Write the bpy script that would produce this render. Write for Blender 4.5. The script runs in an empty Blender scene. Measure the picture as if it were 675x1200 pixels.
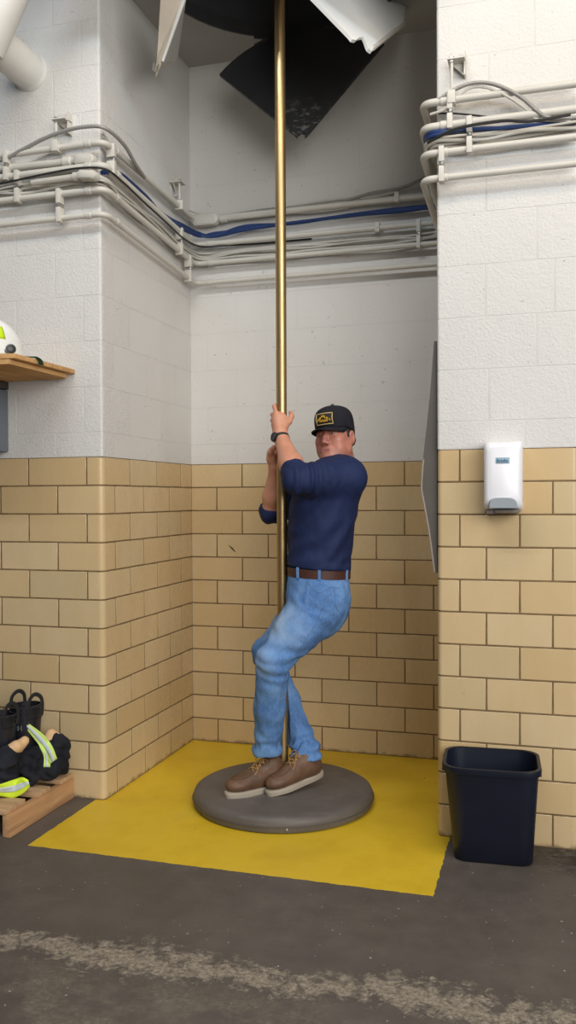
import bpy, bmesh, math, random
import numpy as np
from mathutils import Vector, Matrix
random.seed(7)
SC = bpy.context.scene
COL = SC.collection
PI = math.pi

# ---------------------------------------------------------------- camera
CAM = Vector((1.88566, -3.45848, 1.34711)); FPX = 1016.2
YAW, PITCH, ROLL = 0.288857, -0.0159268, -0.0044813
FW = Vector((-math.sin(YAW)*math.cos(PITCH), math.cos(YAW)*math.cos(PITCH), math.sin(PITCH)))
RT = Vector((math.cos(YAW), math.sin(YAW), 0)); UP = RT.cross(FW)
cr, sr = math.cos(ROLL), math.sin(ROLL)
RT2 = RT*cr - UP*sr
UP2 = RT*sr + UP*cr
def ray(px, py):
    X, Y = px-337.5, 600-py
    return FW + RT2*(X/FPX) + UP2*(Y/FPX)
RT2, UP2 = (RT*cr - UP*sr), (RT*sr + UP*cr)
def ray(px, py):
    X, Y = px-337.5, 600-py
    Xa, Ya = cr*X - sr*Y, sr*X + cr*Y
    return FW + RT*(Xa/FPX) + UP*(Ya/FPX)
def atplane(px, py, ax, val):
    d = ray(px, py); t = (val-CAM[ax])/d[ax]
    return CAM + d*t
def atdepth(px, py, D):
    return CAM + ray(px, py)*D
A, B, H = 1.0085, 1.474, 1.536          # alcove depth, width, tile height
CEIL = 3.722
PX, PY = 0.7645, 0.2212                 # brass pole

cam = bpy.data.cameras.new('camera'); camo = bpy.data.objects.new('camera', cam); COL.objects.link(camo)
cam.sensor_fit = 'VERTICAL'; cam.sensor_height = 24; cam.lens = FPX/1200*24
cam.clip_start = .05; cam.clip_end = 100
right = RT*cr + UP*sr; up = -RT*sr + UP*cr   # placeholder, fixed below
right = RT*cr + UP*sr
M = Matrix((( right.x, (-RT*sr+UP*cr).x, -FW.x, CAM.x),
            ( right.y, (-RT*sr+UP*cr).y, -FW.y, CAM.y),
            ( right.z, (-RT*sr+UP*cr).z, -FW.z, CAM.z), (0,0,0,1)))
camo.matrix_world = M
SC.camera = camo

# ---------------------------------------------------------------- helpers
def tag(o, label=None, cat=None, group=None, kind=None):
    if label: o['label'] = label
    if cat: o['category'] = cat
    if group: o['group'] = group
    if kind: o['kind'] = kind
    return o
def empty(name, loc, label, cat, group=None):
    o = bpy.data.objects.new(name, None); o.empty_display_size = .05
    COL.objects.link(o); o.location = loc
    return tag(o, label, cat, group)
def link(name, me, m=None, parent=None, smooth=True):
    o = bpy.data.objects.new(name, me); COL.objects.link(o)
    if m is not None:
        for x in (m if isinstance(m, (list, tuple)) else [m]): me.materials.append(x)
    if smooth:
        me.polygons.foreach_set('use_smooth', [True]*len(me.polygons)); me.update()
    if parent is not None:
        o.parent = parent; o.matrix_parent_inverse = Matrix.Translation(-Vector(parent.location)) if parent.rotation_euler == Matrix().to_euler() else parent.matrix_basis.inverted()
    return o
class MB:
    def __init__(s): s.v=[]; s.f=[]; s.mi=[]
    def add(s, vs, fs, mi=0):
        n=len(s.v); s.v += [tuple(v) for v in vs]; s.f += [tuple(i+n for i in f) for f in fs]; s.mi += [mi]*len(fs)
        return s
    def box(s, lo, hi, bev=0.0, R=None, c=None, mi=0):
        bm=bmesh.new(); bmesh.ops.create_cube(bm,size=1)
        lo=Vector(lo); hi=Vector(hi)
        for v in bm.verts: v.co = Vector(((v.co.x+.5)*(hi.x-lo.x)+lo.x,(v.co.y+.5)*(hi.y-lo.y)+lo.y,(v.co.z+.5)*(hi.z-lo.z)+lo.z))
        if bev: bmesh.ops.bevel(bm,geom=bm.edges[:]+bm.verts[:],offset=bev,segments=2,profile=.6,affect='EDGES')
        s._bm(bm,R,c,mi); return s
    def _bm(s, bm, R=None, c=None, mi=0):
        bm.verts.index_update()
        vs=[v.co.copy() for v in bm.verts]
        if R is not None: vs=[R@v for v in vs]
        if c is not None: vs=[v+Vector(c) for v in vs]
        s.add(vs,[[v.index for v in f.verts] for f in bm.faces],mi); bm.free()
    def tube(s, pts, r, n=10, cap=True, mi=0, flat=None):
        """sweep of a circle (or of an ellipse flat=(r1,r2,updir)) along points; r number or list"""
        pts=[Vector(p) for p in pts]; N=len(pts)
        rs = r if isinstance(r,(list,tuple)) else [r]*N
        T=[]
        for i in range(N):
            a=pts[max(i-1,0)]; b=pts[min(i+1,N-1)]; t=(b-a)
            T.append(t.normalized() if t.length>1e-9 else Vector((0,0,1)))
        ref = Vector((0,0,1)) if abs(T[0].z)<.9 else Vector((1,0,0))
        if flat: ref=Vector(flat[2])
        u=(ref - T[0]*ref.dot(T[0])).normalized()
        vs=[]; 
        for i in range(N):
            if flat: u=(Vector(flat[2])-T[i]*Vector(flat[2]).dot(T[i])).normalized()
            else:
                u=u-T[i]*u.dot(T[i]); u.normalize()
            w=T[i].cross(u)
            for k in range(n):
                a=2*PI*k/n
                if flat: vs.append(pts[i]+u*(flat[0]*math.cos(a)*rs[i])+w*(flat[1]*math.sin(a)*rs[i]))
                else: vs.append(pts[i]+(u*math.cos(a)+w*math.sin(a))*rs[i])
        fs=[]
        for i in range(N-1):
            for k in range(n):
                fs.append((i*n+k,i*n+(k+1)%n,(i+1)*n+(k+1)%n,(i+1)*n+k))
        if cap:
            fs.append(tuple(range(n))[::-1]); fs.append(tuple((N-1)*n+k for k in range(n)))
        return s.add(vs,fs,mi)
    def lathe(s, prof, n=32, c=(0,0,0), R=None, mi=0):
        """prof: list of (r,z); closed onto axis where r==0"""
        vs=[];fs=[]
        for r,z in prof:
            for k in range(n):
                a=2*PI*k/n; v=Vector((r*math.cos(a),r*math.sin(a),z)); vs.append((R@v if R is not None else v)+Vector(c))
        for i in range(len(prof)-1):
            for k in range(n): fs.append((i*n+k,i*n+(k+1)%n,(i+1)*n+(k+1)%n,(i+1)*n+k))
        s.add(vs,fs,mi)
        for i,fl in ((0,True),(len(prof)-1,False)):
            if prof[i][0]>1e-6:
                base=len(s.v)-len(vs)+i*n
                f=tuple(base+k for k in range(n)); s.f.append(f[::-1] if fl else f); s.mi.append(mi)
        return s
    def loft(s, rings, cap=True, mi=0, closed=True):
        n=len(rings[0]); vs=[v for r in rings for v in r]; fs=[]
        for i in range(len(rings)-1):
            for k in range(n if closed else n-1): fs.append((i*n+k,i*n+(k+1)%n,(i+1)*n+(k+1)%n,(i+1)*n+k))
        if cap: fs.append(tuple(range(n))[::-1]); fs.append(tuple((len(rings)-1)*n+k for k in range(n)))
        return s.add(vs,fs,mi)
    def prism(s, poly, dvec, mi=0):
        n=len(poly); P=[Vector(p) for p in poly]; d=Vector(dvec)
        return s.add(P+[p+d for p in P],[tuple(range(n))[::-1],tuple(range(n,2*n))]+[(k,(k+1)%n,n+(k+1)%n,n+k) for k in range(n)],mi)
    def build(s, name, m=None, parent=None, smooth=True, bevel=0, subd=0, sharp=35):
        me=bpy.data.meshes.new(name); me.from_pydata(s.v,[],s.f); me.update()
        bm=bmesh.new(); bm.from_mesh(me); bmesh.ops.remove_doubles(bm,verts=bm.verts[:],dist=1e-6)
        bmesh.ops.recalc_face_normals(bm,faces=bm.faces[:])
        if len(bm.faces)==len(s.mi):
            for f,i in zip(bm.faces,s.mi): f.material_index=i
        bm.to_mesh(me); bm.free()
        o=link(name,me,m,parent,smooth)
        if bevel:
            b=o.modifiers.new('bevel','BEVEL'); b.width=bevel; b.segments=2; b.limit_method='ANGLE'; b.angle_limit=.6
        if subd:
            b=o.modifiers.new('sub','SUBSURF'); b.levels=subd; b.render_levels=subd
        if smooth and sharp: shade_auto(me, sharp)
        return o
def shade_auto(me, deg):
    bm=bmesh.new(); bm.from_mesh(me)
    lim=math.radians(deg)
    for e in bm.edges:
        if len(e.link_faces)==2: e.smooth = e.calc_face_angle(0) < lim
    bm.to_mesh(me); bm.free()
def fillet(pts, r, seg=6):
    pts=[Vector(p) for p in pts]; out=[pts[0]]
    for i in range(1,len(pts)-1):
        a,b,c=pts[i-1],pts[i],pts[i+1]
        d1=(a-b); d2=(c-b); L=min(r,d1.length*.49,d2.length*.49)
        p1=b+d1.normalized()*L; p2=b+d2.normalized()*L
        for k in range(seg+1):
            t=k/seg; out.append(p1*(1-t)**2+b*2*t*(1-t)+p2*t*t)
    out.append(pts[-1]); return out
def spline(pts, n=8):
    pts=[Vector(p) for p in pts]; P=[pts[0]*2-pts[1]]+pts+[pts[-1]*2-pts[-2]]; out=[]
    for i in range(1,len(P)-2):
        p0,p1,p2,p3=P[i-1],P[i],P[i+1],P[i+2]
        for k in range(n):
            t=k/n
            out.append(.5*((2*p1)+(p2-p0)*t+(2*p0-5*p1+4*p2-p3)*t*t+(3*p1-p0-3*p2+p3)*t**3))
    out.append(pts[-1]); return out

# ---------------------------------------------------------------- materials
class NT:
    def __init__(s, name):
        s.m=bpy.data.materials.new(name); s.m.use_nodes=True; s.t=s.m.node_tree; s.t.nodes.clear()
        s.out=s.n('ShaderNodeOutputMaterial'); s.b=s.n('ShaderNodeBsdfPrincipled'); s.l(s.b.outputs[0],s.out.inputs[0])
    def n(s, typ, **kw):
        x=s.t.nodes.new(typ)
        for k,v in kw.items():
            if hasattr(x,k): setattr(x,k,v)
        return x
    def l(s,a,b): s.t.links.new(a,b)
    def coord(s, which='Object', scale=None):
        c=s.n('ShaderNodeTexCoord'); o=c.outputs[which]
        if scale is not None:
            mp=s.n('ShaderNodeMapping'); mp.inputs['Scale'].default_value=scale if isinstance(scale,(tuple,list)) else (scale,)*3
            s.l(o,mp.inputs[0]); o=mp.outputs[0]
        return o
    def noise(s, vec, scale, detail=4, rough=.55, dist=0):
        x=s.n('ShaderNodeTexNoise'); x.inputs['Scale'].default_value=scale; x.inputs['Detail'].default_value=detail
        x.inputs['Roughness'].default_value=rough; x.inputs['Distortion'].default_value=dist
        s.l(vec,x.inputs['Vector']); return x.outputs['Fac']
    def ramp(s, fac, stops, interp='LINEAR'):
        x=s.n('ShaderNodeValToRGB'); x.color_ramp.interpolation=interp; e=x.color_ramp.elements
        while len(e)<len(stops): e.new(.5)
        for q,(p,c) in zip(e,stops):
            q.position=p; q.color=(c if isinstance(c,(tuple,list)) else (c,c,c))[:3]+(1,) if isinstance(c,(tuple,list)) else (c,c,c,1)
        s.l(fac,x.inputs[0]); return x.outputs[0]
    def math(s, op, a, b=None, c=None, clamp=False):
        x=s.n('ShaderNodeMath',operation=op); x.use_clamp=clamp
        for i,v in enumerate((a,b,c)):
            if v is None: continue
            if isinstance(v,(int,float)): x.inputs[i].default_value=v
            else: s.l(v,x.inputs[i])
        return x.outputs[0]
    def mix(s, fac, a, b, blend='MIX'):
        x=s.n('ShaderNodeMix',data_type='RGBA',blend_type=blend)
        for i,v in ((0,fac),(6,a),(7,b)):
            if isinstance(v,(int,float)): x.inputs[i].default_value=v
            elif isinstance(v,(tuple,list)): x.inputs[i].default_value=tuple(v)[:3]+(1,)
            else: s.l(v,x.inputs[i])
        return x.outputs[2]
    def bump(s, height, strength=.3, dist=.002, prev=None):
        x=s.n('ShaderNodeBump'); x.inputs['Strength'].default_value=strength; x.inputs['Distance'].default_value=dist
        s.l(height,x.inputs['Height'])
        if prev is not None: s.l(prev,x.inputs['Normal'])
        return x.outputs[0]
    def sep(s, vec):
        x=s.n('ShaderNodeSeparateXYZ'); s.l(vec,x.inputs[0]); return x.outputs
    def set(s, color=None, rough=None, metal=None, normal=None, spec=None, coat=None, trans=None):
        b=s.b.inputs
        for k,v in (('Base Color',color),('Roughness',rough),('Metallic',metal),('Normal',normal),('Specular IOR Level',spec),('Coat Weight',coat),('Transmission Weight',trans)):
            if v is None: continue
            if isinstance(v,(int,float)): b[k].default_value=v
            elif isinstance(v,(tuple,list)): b[k].default_value=tuple(v)[:3]+(1,)
            else: s.l(v,b[k])
        return s.m
def lin(r,g,b):
    f=lambda c: c/12.92 if c<=.04045 else ((c+.055)/1.055)**2.4
    return (f(r/255),f(g/255),f(b/255))
def mul(c,k): return tuple(min(1,x*k) for x in c[:3])
def plain(name, col, rough=.5, metal=0, nscale=None, nstr=.2, var=.12, vscale=6, spec=None, ndist=.001):
    k=NT(name); v=k.coord()
    n=k.noise(v,vscale,3)
    c=k.ramp(n,[(.3,mul(col,1-var)),(.7,mul(col,1+var))])
    nm=k.bump(k.noise(v,nscale,3),nstr,ndist) if nscale else None
    return k.set(color=c,rough=rough,metal=metal,normal=nm,spec=spec)
# ---------------------------------------------------------------- setting materials
def m_tile():
    k=NT('glazed tan tile'); v=k.coord()
    g=k.n('ShaderNodeNewGeometry'); r=g.outputs['Random Per Island']
    c=k.ramp(r,[(0,lin(202,175,130)),(.35,lin(208,182,139)),(.7,lin(211,188,148)),(1,lin(199,178,138))])
    st=k.noise(k.coord('Object',(5,5,2)),2.2,5,.6)
    c=k.mix(k.ramp(st,[(.35,0.0),(.75,.30)]),c,lin(189,158,106))
    sp=k.noise(v,60,2); c=k.mix(k.ramp(sp,[(.74,0.0),(.80,.5)]),c,lin(120,95,60))
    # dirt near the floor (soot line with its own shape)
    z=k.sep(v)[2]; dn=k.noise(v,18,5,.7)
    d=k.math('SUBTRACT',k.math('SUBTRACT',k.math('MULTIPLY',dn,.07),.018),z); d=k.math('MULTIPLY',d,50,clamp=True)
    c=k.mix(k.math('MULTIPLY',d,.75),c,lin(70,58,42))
    return k.set(color=c,rough=k.ramp(st,[(.3,.22),(.8,.36)]),spec=.45,normal=k.bump(k.noise(v,35,3),.06,.002))
def m_block(nm='painted concrete block',f=1.0):
    k=NT(nm); v=k.coord()
    n1=k.noise(v,1.6,3); n2=k.noise(v,90,5,.65); n3=k.noise(v,16,5,.6,.2)
    c=k.ramp(n1,[(.3,(.655,.635,.600)),(.7,(.685,.670,.642))])
    pit=k.noise(v,48,2,.5); c=k.mix(k.ramp(pit,[(.24,.55),(.29,0.0)]),c,(.42,.40,.37))
    b=k.bump(n2,.85*f,.004); b=k.bump(n3,.45*f,.006,b); b=k.bump(k.ramp(pit,[(.22,0.0),(.32,1.0)]),.5,.004,b)
    return k.set(color=c,rough=.62,normal=b,spec=.3)
MAT_TILE=m_tile(); MAT_BLOCK=m_block(); MAT_SMOOTH=m_block('smoother painted block in alcove',.38)
MAT_GROUT=plain('brown grout',lin(118,96,66),.9,nscale=80,nstr=.4,var=.25,vscale=20)
MAT_MORTAR=plain('painted mortar joint',(.60,.59,.56),.7,nscale=60,nstr=.5,var=.05,vscale=9)
def m_ceiling():
    k=NT('grey painted ceiling'); v=k.coord(); n=k.noise(v,3,4)
    c=k.ramp(n,[(.3,(.40,.39,.365)),(.7,(.45,.44,.415))])
    x=k.sep(v)
    return k.set(color=c,rough=.75,normal=k.bump(k.noise(v,40,4),.25,.002))
def m_floor():
    k=NT('stained concrete floor'); v=k.coord(); x,y,z=k.sep(v)[0:3]
    n1=k.noise(v,1.3,5,.6); n2=k.noise(v,9,6,.65); n3=k.noise(v,120,3)
    c=k.ramp(n1,[(.3,lin(84,77,71)),(.7,lin(108,99,91))])
    c=k.mix(k.ramp(n2,[(.35,.35),(.65,0.0)]),c,lin(70,63,58))
    speck=k.noise(v,70,1,.4); c=k.mix(k.ramp(speck,[(.76,0.0),(.79,.8)]),c,lin(190,185,172))
    # dark grime by the right pier
    # exposed aggregate strip crossing the bay
    wob=k.noise(k.coord('Object',(1,1,1)),3.2,6,.7)
    line=k.math('ADD',k.math('MULTIPLY',x,STRIP[0]),STRIP[1])
    d=k.math('SUBTRACT',y,line)
    d=k.math('ADD',d,k.math('MULTIPLY',k.math('SUBTRACT',wob,.5),.30))
    wd=k.math('ADD',-.02,k.math('ADD',k.math('MULTIPLY',k.noise(k.coord('Object',(1,.2,1)),1.9,3),.22),k.math('MULTIPLY',k.math('SUBTRACT',.75,k.math('ABSOLUTE',k.math('SUBTRACT',x,1.05)),clamp=True),.09)))
    core=k.math('SUBTRACT',1.0,k.math('DIVIDE',k.math('ABSOLUTE',d),wd),clamp=True)
    frag=k.noise(v,20,7,.75,.4)
    mk=k.math('MULTIPLY',core,2.4,clamp=True)
    mk=k.math('MULTIPLY',mk,k.ramp(k.math('ADD',frag,k.math('MULTIPLY',k.math('SUBTRACT',core,.5),.30)),[(.47,0.0),(.60,.9)]))
    below=k.math('MULTIPLY',k.math('SUBTRACT',k.math('SUBTRACT',line,y),.05),6,clamp=True)
    patch=k.math('MULTIPLY',below,k.ramp(k.noise(v,2.1,5,.65),[(.48,0.0),(.60,.75)]))
    patch=k.math('MULTIPLY',patch,k.ramp(k.noise(v,26,5,.7),[(.35,.35),(.6,1.0)]))
    mk2=k.math('MAXIMUM',mk,k.math('MULTIPLY',patch,.72))
    agg=k.ramp(k.noise(v,75,6,.8),[(.34,lin(92,82,72)),(.50,lin(150,138,121)),(.70,lin(196,185,168))])
    c=k.mix(mk2,c,agg)
    gx=k.n('ShaderNodeVectorMath',operation='DISTANCE'); k.l(v,gx.inputs[0]); gx.inputs[1].default_value=(1.99,-.06,0)
    gm=k.math('SUBTRACT',1.0,k.math('DIVIDE',gx.outputs['Value'],.24),clamp=True)
    gm=k.math('MULTIPLY',gm,k.ramp(k.noise(v,17,6,.7),[(.40,0.0),(.60,1.6)]),clamp=True)
    c=k.mix(k.math('MULTIPLY',gm,.8),c,lin(34,31,29))
    # painted yellow area
    e=k.math('MULTIPLY',k.math('SUBTRACT',k.noise(v,22,4),.5),.016)
    ya=k.math('GREATER_THAN',k.math('ADD',x,e),-.048); yb=k.math('LESS_THAN',k.math('ADD',x,e),1.5215)
    yc=k.math('GREATER_THAN',k.math('ADD',y,e),-.532)
    ye=k.math('LESS_THAN',x,1.474); ye2=k.math('LESS_THAN',y,-.004)
    ym=k.math('MULTIPLY',k.math('MULTIPLY',ya,yb),yc)
    yn=k.noise(v,3.5,5,.6)
    yc_=k.ramp(yn,[(.3,lin(212,174,34)),(.55,lin(226,190,46)),(.8,lin(218,184,60))])
    sc=k.noise(k.coord('Object',(1,3,1)),16,5,.7); yc_=k.mix(k.ramp(sc,[(.62,0.0),(.74,.4)]),yc_,lin(150,120,40))
    ch=k.noise(v,38,2,.4); yc_=k.mix(k.ramp(ch,[(.77,0.0),(.79,.85)]),yc_,lin(80,66,40))
    c=k.mix(ym,c,yc_)
    r=k.mix(ym,k.ramp(n2,[(.3,.5),(.7,.68)]),(.42,.42,.42))
    h=k.math('ADD',k.math('MULTIPLY',n3,.3),k.math('MULTIPLY',mk2,k.math('ADD',.4,k.noise(v,60,5,.8))))
    b=k.bump(h,.55,.006)
    b=k.bump(n2,.15,.004,b)
    return k.set(color=c,rough=r,normal=b,spec=.4)
p_a=atplane(0,1103,2,0); p_b=atplane(675,1192,2,0)
sl=(p_b.y-p_a.y)/(p_b.x-p_a.x); STRIP=(sl,p_a.y-sl*p_a.x)
MAT_FLOOR=m_floor(); MAT_CEIL=m_ceiling()
MAT_DARK=plain('dim shaft and dark hinges',(.045,.045,.05),.7,nscale=30)  # near-black colour stands for the dimness up the shaft; hinges share it

# ---------------------------------------------------------------- masonry
def path_left(s, r):      # s<0 along the pier front (leftwards), s>0 along the alcove side
    if s<=-r: return Vector((s,0,0)),Vector((0,-1,0))
    if s>=r: return Vector((0,s,0)),Vector((1,0,0))
    a=(s+r)/(2*r)*PI/2
    n=Vector((math.sin(a),-math.cos(a),0)); return Vector((-r,r,0))+n*r,n
W2=atplane(671,700,1,0).x-B+.020      # width of the right pier
def path_right(s, r):     # s<0 alcove right side, 0..W2 pier front, beyond it the far return
    if s<=-r: return Vector((B,-s,0)),Vector((-1,0,0))
    if s<r:
        a=(s+r)/(2*r)*PI/2
        n=Vector((-math.cos(a),-math.sin(a),0)); return Vector((B+r,r,0))+n*r,n
    if s<=W2-r: return Vector((B+s,0,0)),Vector((0,-1,0))
    if s<W2+r:
        a=(s-W2+r)/(2*r)*PI/2
        n=Vector((math.sin(a),-math.cos(a),0)); return Vector((B+W2-r,r,0))+n*r,n
    return Vector((B+W2,s-W2,0)),Vector((1,0,0))
path_right.corners=[0,W2]
def path_back(s, r): return Vector((s,A,0)),Vector((0,-1,0))
def unit(mb, path, r, s0, s1, z0, z1, bev, proud, mi=0):
    """one bevelled block or tile following the wall path"""
    ss=[s0,s0+bev]
    for c in getattr(path,'corners',[0]):
        if r>0: ss+= [x for x in c+np.linspace(-r,r,9) if s0+bev<x<s1-bev]
    ss+=[s1-bev,s1]
    vs=[];n=len(ss)
    for i,s in enumerate(ss):
        p,nn=path(s,r)
        edge = i in (0,n-1)
        for z,in_ in ((z0,True),(z0+bev,False),(z1-bev,False),(z1,True)):
            o = -bev if (edge or in_) else 0.0
            vs.append(p+nn*(proud+o)+Vector((0,0,z)))
    fs=[(i*4+j,(i+1)*4+j,(i+1)*4+j+1,i*4+j+1) for i in range(n-1) for j in range(3)]
    mb.add(vs,fs,mi)
def sheet(mb, path, r, s0, s1, z0, z1, off, mi=0):
    ss=sorted(set([s0,s1]+[x for c in getattr(path,'corners',[0]) for x in c+np.linspace(-r,r,9) if s0<x<s1])) if r>0 else [s0,s1]
    vs=[]
    for s in ss:
        p,n=path(s,r)
        vs+=[p+n*off+Vector((0,0,z0)),p+n*off+Vector((0,0,z1))]
    mb.add(vs,[(2*i,2*i+2,2*i+3,2*i+1) for i in range(len(ss)-1)],mi)
def courses(mb, path, r, s0, s1, rows, gap, gapz, bev, proud, calm=None):
    for z0,z1,joints in rows:
        js=[s0]+[j for j in sorted(joints) if s0+.01<j<s1-.01]+[s1]
        for a,b in zip(js[:-1],js[1:]):
            k=1
            if calm is not None and calm(a,b): k=.22
            unit(mb,path,r,a+(k*gap/2 if a!=s0 else 0),b-(k*gap/2 if b!=s1 else 0),z0+gapz/2*(.5 if k<1 else 1),z1-gapz/2*(.5 if k<1 else 1),bev*k,proud,2 if k<1 else 0)
def rows_tile(odd, even):
    return [(H-.128*(i+1),H-.128*i,odd if i%2==0 else even) for i in range(12)]
def rows_block(tab):
    zs=[1.536,1.6445]+[1.6445+.2025*k for k in range(1,16)]; WT=4.6
    out=[]
    for i in range(len(zs)-1):
        if zs[i]>=WT: break
        out.append((zs[i],min(zs[i+1],WT),tab(i)))
    return out
S1=-1.8
def rngs(base, step, lo, hi):
    out=[];k=math.ceil((lo-base)/step)
    while base+k*step<hi: out.append(base+k*step); k+=1
    return out
tl_odd=rngs(-.08,.297,S1,-.01)+[.266,.563,.862]; tl_even=rngs(-.228,.297,S1,-.02)+[.117,.410,.713]
tr_odd=[.088,.316]+rngs(.612,.297,.6,3)+[-.14,-.43,-.73]; tr_even=[.19,.438]+rngs(.735,.297,.7,3)+[-.28,-.58,-.88]
def bl(i):
    base=-.231 if i%2==0 else -.09
    return rngs(base,.343,S1,-.02)+[.012]+([.11,.45,.80] if i%2==0 else [.27,.62,.95])
def br(i):
    T={0:[.337],1:[.20],2:[.378],3:[.187,.444],4:[.38],5:[.19],6:[.36]}
    j=T.get(i,[.2] if i%2 else [.37])
    return j+rngs(j[-1]+.34,.34,j[-1]+.1,3)+([-.2,-.54,-.88] if i%2 else [-.03-.34,-.71])
def bb(i): return rngs(.10 if i%2 else .27,.343,.02,B)
def wall(name, path, r, s0, s1, trows, brows, calm=None):
    mb=MB(); courses(mb,path,min(r,.012) if r>0 else 0,s0,s1,brows,.007,.003,.0014,0,calm)
    n0=len(mb.f)
    sheet(mb,path,min(r,.012) if r>0 else 0,s0,s1,H,4.6,-.0009,1)
    o=mb.build(name,[MAT_BLOCK,MAT_MORTAR,MAT_SMOOTH]); o['kind']='structure'
    t=MB(); courses(t,path,r,s0,s1,trows,.006,.006,.0018,0)
    sheet(t,path,r,s0,s1,-.02,H,-.0014,1)
    # thin painted ledge at the top of the tile
    w=t.build('tile_wainscot',[MAT_TILE,MAT_GROUT],o); w['label']='tan glazed tile wainscot'
    return o
wall('wall_left',path_left,.026,S1,A,rows_tile(tl_odd,tl_even),rows_block(bl),lambda a,b: a>=.05)
wall('wall_back',path_back,0,0,B,rows_tile(rngs(.297,.2965,.01,B),rngs(.149,.2965,.01,B)),rows_block(bb),lambda a,b: True)
wall('wall_right',path_right,.020,-A,W2+.8,rows_tile(tr_odd,tr_even),rows_block(br),lambda a,b: b<=-.02)

fl=MB(); fl.add([(-3.2,-4.6,0),(4.6,-4.6,0),(4.6,A+.02,0),(-3.2,A+.02,0)],[(0,1,2,3)])
o=fl.build('floor',MAT_FLOOR,smooth=False); o['kind']='structure'

# ceiling with the round hole the pole comes through
HR=.585
cm=MB(); n=48
ring=[Vector((PX+HR*math.cos(2*PI*k/n),PY+HR*math.sin(2*PI*k/n),CEIL)) for k in range(n)]
def tobox(v):
    d=Vector((v.x-PX,v.y-PY,0)); x0,x1,y0,y1=-.16,1.62,-.62,A+.02
    t=min([(x1-PX)/d.x if d.x>1e-6 else 1e9,(x0-PX)/d.x if d.x<-1e-6 else 1e9,(y1-PY)/d.y if d.y>1e-6 else 1e9,(y0-PY)/d.y if d.y<-1e-6 else 1e9])
    return Vector((PX+d.x*t,PY+d.y*t,CEIL))
outer=[tobox(v) for v in ring]
cm.add(ring+outer,[(k,(k+1)%n,n+(k+1)%n,n+k) for k in range(n)])
for (x,y) in ((-.16,-.62),(1.62,-.62),(1.62,A+.02),(-.16,A+.02)):
    best=None
    for k in range(n):
        a,b=outer[k],outer[(k+1)%n]
        if abs(a.x-b.x)>1e-4 and abs(a.y-b.y)>1e-4 and min(a.x,b.x)-1e-3<=x<=max(a.x,b.x)+1e-3 and min(a.y,b.y)-1e-3<=y<=max(a.y,b.y)+1e-3:
            cm.add([a,b,Vector((x,y,CEIL))],[(0,1,2)])
up2=[v+Vector((0,0,.85)) for v in outer]; cm.add(up2,[tuple(range(n))])
cm.add(outer+up2,[(k,(k+1)%n,n+(k+1)%n,n+k) for k in range(n)])
o=cm.build('ceiling',MAT_CEIL,smooth=False); o['kind']='structure'
# lining of the hole and near-black cap in place of the dim room above
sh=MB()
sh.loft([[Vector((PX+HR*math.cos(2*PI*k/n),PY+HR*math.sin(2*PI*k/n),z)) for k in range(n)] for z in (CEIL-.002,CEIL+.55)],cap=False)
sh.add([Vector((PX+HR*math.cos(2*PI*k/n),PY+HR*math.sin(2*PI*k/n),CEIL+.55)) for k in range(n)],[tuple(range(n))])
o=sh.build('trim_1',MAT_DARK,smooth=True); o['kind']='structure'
rm=MB()
# black rubber lip round the hole, in segments
for k in range(6):
    a0,a1=2*PI*k/6,2*PI*(k+1)/6
    rr=[[],[],[],[]]
    for q in range(9):
        a=a0+(a1-a0)*q/8
        for j,(r,z) in enumerate(((HR-.004,CEIL+.02),(HR-.004,CEIL-.045-.012*(k%2)),(HR-.016,CEIL-.045-.012*(k%2)),(HR-.016,CEIL+.02))):
            rr[j].append(Vector((PX+r*math.cos(a),PY+r*math.sin(a),z)))
    rm.loft([[rr[j][q] for j in range(4)] for q in range(9)],cap=True)
o=rm.build('trim_2',plain('black rubber lip',(.03,.03,.032),.6),smooth=False); o['kind']='structure'

sc=MB(); a_,b_=atplane(268,639,1,A-.001),atplane(276,647,1,A-.001)
sc.tube([a_,a_.lerp(b_,.5)+Vector((0,0,.002)),b_],[.001,.0038,.001],6); o=sc.build('scuff_mark',plain('black scuff',(.012,.011,.010),.7),bpy.data.objects['wall_back']); o['label']='short black scuff on the tile'
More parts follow.
